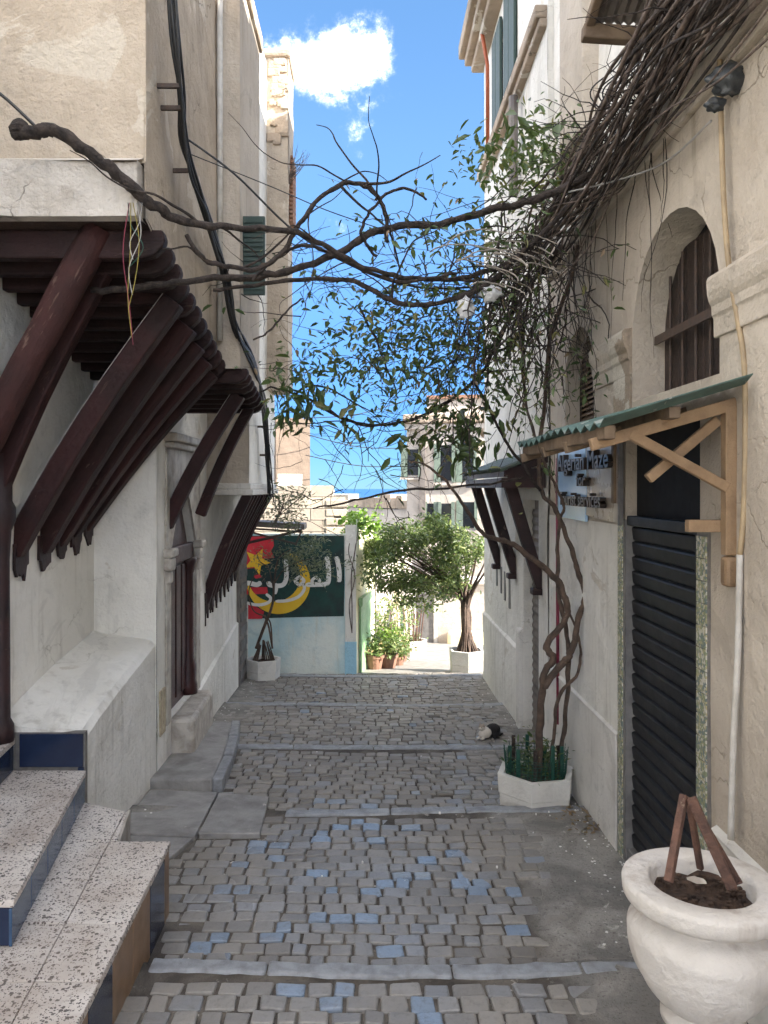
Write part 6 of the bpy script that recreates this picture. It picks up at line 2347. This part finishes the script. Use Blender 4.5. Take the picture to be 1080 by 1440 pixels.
cd = thing('conduit_pipe', 'yellowed conduit pipe running down the cream wall beside the shop', 'pipe', P(1040, 700, 3.35))
pth = [(1018, 60, 3.45), (1020, 160, 3.45), (1024, 280, 3.43), (1032, 380, 3.40), (1044, 450, 3.36), (1054, 530, 3.31), (1053, 700, 3.32), (1047, 780, 3.33)]
MB().tube(smooth_path([(*(P(a, b, Y) - Vector((0.02, 0, 0))),) for a, b, Y in pth], 6), 0.0125, 8).build('upper_conduit', M['conduit'], cd, smooth=True)
MB().tube(smooth_path([(*(P(a, b, Y) - Vector((0.02, 0, 0))),) for a, b, Y in ((1047, 780, 3.33), (1044, 920, 3.33), (1038, 1040, 3.34), (1034, 1180, 3.34))], 5), 0.0145, 8).build('lower_conduit', M['conduit_grey'], cd, smooth=True)
rc = thing('red_pipe', 'thin dark red pipe on the white wall behind the vine stems', 'pipe', P(775, 760, 6.3))
MB().tube([(1.598, 6.52, 2.35), (1.60, 6.52, 1.2), (1.60, 6.50, 0.1)], 0.014, 7).build('tube', M['wire_red'], rc, smooth=True)


# ------------------------------------------------------------------ bags snagged in the vine
def bag(name, label, c, size, mat, group, seed, sy=1.4):
    rr = random.Random(seed)
    m_ = MB()
    nu, nv = 18, 14
    for j in range(nv + 1):
        f = j / nv
        for i in range(nu):
            a = 2 * math.pi * i / nu
            r_ = size * (0.25 + 0.9 * math.sin(math.pi * min(1, 0.12 + f * 0.85)) ** 0.8) * (1 + 0.9 * nz3(math.cos(a) * 2.0 + seed, math.sin(a) * 1.6, f * 3.5))
            r_ *= (1 - 0.75 * max(0, f - .8) / .2)
            m_.v.append((c.x + math.cos(a) * r_, c.y + math.sin(a) * r_ * 0.6, c.z + (f - .5) * size * 2 * sy + 0.3 * size * nz3(math.cos(a) * 2, math.sin(a) * 2, f * 2 + seed)))
    for j in range(nv):
        for i in range(nu):
            m_.f.append((j * nu + i, j * nu + (i + 1) % nu, (j + 1) * nu + (i + 1) % nu, (j + 1) * nu + i))
    m_.f += [tuple(range(nu - 1, -1, -1)), tuple(nv * nu + i for i in range(nu))]
    o = m_.build(name, M[mat], None, smooth=True)
    return tag(o, label, 'bag', group)


bag('plastic_bag', 'torn dark grey plastic bag caught on the conduit pipe', P(1032, 108, 3.36) + Vector((-0.02, 0, 0)), 0.062, 'bag', 'plastic bags snagged in the vine', 3, 1.2)
bag('plastic_bag', 'crumpled scrap of dark plastic below the torn grey bag', P(1012, 146, 3.38) + Vector((-0.02, 0, 0)), 0.032, 'bag', 'plastic bags snagged in the vine', 8, 1.0)
bag('plastic_bag', 'white plastic bag hanging from the vine limb over the lane', P(655, 432, 5.06), 0.045, 'bag_white', 'plastic bags snagged in the vine', 5, 1.6)
bag('plastic_bag', 'rounded white plastic bag lodged in the vine tangle', P(690, 412, 5.1), 0.065, 'bag_white', 'plastic bags snagged in the vine', 6, 0.8)

# ------------------------------------------------------------------ stone urn
uc = Vector((1.128, 2.60, g(2.6, 1.1)))
ur = thing('stone_urn', 'big white limewashed stone urn holding dry soil and stakes', 'urn', uc)
top = CZ - (1238 - 686) / 1080 * 2.6
zt = top - uc.z


def gad(r_, z_, a):
    lo, hi = 0.49, 0.49 + (zt - 0.6) * 0.7
    if lo < z_ < hi and r_ > 0.1:
        f = math.sin(math.pi * (z_ - lo) / (hi - lo))
        return r_ * (1 + 0.05 * f * (abs(math.sin(a * 6)) - 0.5))
    return r_ * (1 + 0.006 * math.sin(a * 3 + z_ * 20))


prof = [(0.19, -0.03), (0.19, 0.10), (0.165, 0.12), (0.16, 0.17), (0.12, 0.22), (0.095, 0.30), (0.092, 0.38), (0.115, 0.43), (0.135, 0.445), (0.135, 0.465), (0.105, 0.485)]
z_lo, z_hi = 0.49, zt - 0.105
n = 18
for k in range(n + 1):
    f = k / n
    r_ = 0.10 + 0.145 * math.sin(min(1, f * 1.02) * math.pi * 0.60) ** 0.62
    if f > 0.80:
        r_ -= 0.045 * ((f - 0.80) / 0.20) ** 1.5
    prof.append((r_, z_lo + (z_hi - z_lo) * f))
prof += [(0.188, zt - 0.098), (0.200, zt - 0.085), (0.238, zt - 0.072), (0.252, zt - 0.062), (0.257, zt - 0.052), (0.259, zt - 0.018), (0.254, zt - 0.006), (0.244, zt - 0.001), (0.180, zt + 0.001), (0.170, zt - 0.006), (0.164, zt - 0.022), (0.158, zt - 0.12)]
MB().lathe(prof, uc, 72, 0, gad).build('bowl', M['urn'], ur, smooth=True)
m_ = MB()
n = 30
m_.v.append((uc.x, uc.y, top - 0.05))
for r_ in (0.05, 0.10, 0.163):
    for k in range(n):
        a = 2 * math.pi * k / n
        m_.v.append((uc.x + math.cos(a) * r_, uc.y + math.sin(a) * r_, top - 0.055 + random.uniform(-.014, .014)))
for k in range(n):
    m_.f.append((0, 1 + k, 1 + (k + 1) % n))
    for q_ in (0, 1):
        m_.f.append((1 + q_ * n + k, 1 + (q_ + 1) * n + k, 1 + (q_ + 1) * n + (k + 1) % n, 1 + q_ * n + (k + 1) % n))
m_.build('soil', M['soil'], ur, smooth=True)
apex = P(963, 1122, 2.62)
for k, (a, b, w_, d_) in enumerate((((940, 1240, 2.50), (962, 1118, 2.60), .024, .030), ((985, 1222, 2.70), (968, 1122, 2.66), .022, .016), ((1030, 1250, 2.52), (972, 1122, 2.58), .022, .032), ((1040, 1243, 2.56), (985, 1150, 2.60), .012, .024))):
    s_ = MB().bar(P(*a), P(*b), w_, d_).build('timber_stake', M['stake'], None, bevel=0.003)
    tag(s_, ['upright brown stake leaning left in the urn', 'short dark stake at the back of the urn', 'long split stake leaning right in the urn', 'thin splinter of wood leaning beside the long split stake'][k], 'stake', 'stakes standing in the urn')
m_ = MB().extrude([P(966, 1237, 2.55), P(976, 1235, 2.55), P(990, 1239, 2.545), P(994, 1243, 2.54), P(980, 1243, 2.54)], (0, 0.004, 0.006))
tag(m_.build('wood_chip', M['vine_pale'], None), 'pale scrap of bark lying on the soil in the urn', 'scrap')
rub = MB()
for k in range(90):
    a, r_ = random.uniform(0, 6.28), 0.15 * math.sqrt(random.random())
    s_ = random.uniform(.004, .011)
    p = uc + Vector((math.cos(a) * r_, math.sin(a) * r_, zt - 0.05))
    rub.box(p.x - s_, p.x + s_, p.y - s_ * .7, p.y + s_ * .7, p.z - s_, p.z + s_ * .8)
o = rub.build('soil_clods', M['soil'], ur)
o['kind'] = 'stuff'

# ------------------------------------------------------------------ the cat, lying and facing up the lane
yc_ = 7.75
cc_ = Vector(((686 - 519) / 1080 * yc_, yc_, g(yc_, 1.2) + 0.004))
spheres = [((0.02, 0.10, 0.085), (0.098, 0.15, 0.088)), ((0.0, -0.03, 0.085), (0.080, 0.10, 0.082)), ((-0.03, -0.085, 0.065), (0.062, 0.06, 0.062)), ((-0.035, -0.105, 0.165), (0.048, 0.045, 0.043)), ((-0.037, -0.145, 0.152), (0.024, 0.024, 0.018)),
           ((-0.03, -0.07, 0.125), (0.045, 0.05, 0.05)), ((-0.065, -0.14, 0.018), (0.022, 0.055, 0.018)), ((0.0, -0.14, 0.018), (0.022, 0.055, 0.018)), ((0.10, 0.07, 0.045), (0.035, 0.085, 0.045)), ((-0.075, 0.08, 0.04), (0.03, 0.075, 0.04)),
           ((0.11, -0.03, 0.018), (0.018, 0.06, 0.016)), ((0.10, 0.18, 0.018), (0.02, 0.09, 0.018))]
m_ = MB()
for (c, s_) in spheres:
    prof = []
    nu, nv = 14, 9
    b = len(m_.v)
    for j in range(nv + 1):
        ph = math.pi * j / nv
        for i in range(nu):
            a = 2 * math.pi * i / nu
            rr = max(0.02, math.sin(ph))
            m_.v.append((c[0] + s_[0] * rr * math.cos(a), c[1] + s_[1] * rr * math.sin(a), c[2] - s_[2] * math.cos(ph)))
    for j in range(nv):
        for i in range(nu):
            m_.f.append((b + j * nu + i, b + j * nu + (i + 1) % nu, b + (j + 1) * nu + (i + 1) % nu, b + (j + 1) * nu + i))
    m_.f += [tuple(b + i for i in range(nu - 1, -1, -1)), tuple(b + nv * nu + i for i in range(nu))]
for ex in (-0.063, -0.010):
    b = [(ex - 0.019, -0.112, 0.19), (ex + 0.019, -0.112, 0.19), (ex + 0.012, -0.088, 0.19), (ex - 0.012, -0.088, 0.19), (ex, -0.105, 0.232)]
    m_.add(b, [(3, 2, 1, 0), (0, 1, 4), (1, 2, 4), (2, 3, 4), (3, 0, 4)])
cat = m_.build('cat', M['cat'], None, smooth=True)
cat.location = cc_
cat.rotation_euler = (0, 0, R(-38))
cat.scale = (0.72, 0.72, 0.72)
rm = cat.modifiers.new('fuse', 'REMESH')
rm.mode = 'VOXEL'
rm.voxel_size = 0.0065
rm.use_smooth_shade = True
smd = cat.modifiers.new('soft', 'SMOOTH')
smd.iterations = 3
tag(cat, 'calico cat with white chest lying on the setts near the planter', 'cat')
ROOT[cat.name] = Vector((0, 0, 0))
for ex in (-0.053, -0.018):
    e_ = MB().lathe([(0.001, -0.006), (0.006, -0.003), (0.007, 0.0), (0.006, 0.003), (0.001, 0.006)], (ex, -0.149, 0.172), 8).build('eye', M['cat_eye'], cat, smooth=True)

# dry leaves swept under the planter
lf = [(random.gauss(1.5, .07), random.uniform(5.2, 5.75)) for _ in range(60)]
o = leaves('fallen_leaves', [(min(a, 1.58), b, g(b, a) + 0.012) for a, b in lf], 0.05, M['leaf_dry'], None, 0.0, 0.4)
o['label'] = 'dry fallen leaves swept against the wall by the netted planter'
o['category'] = 'leaves'
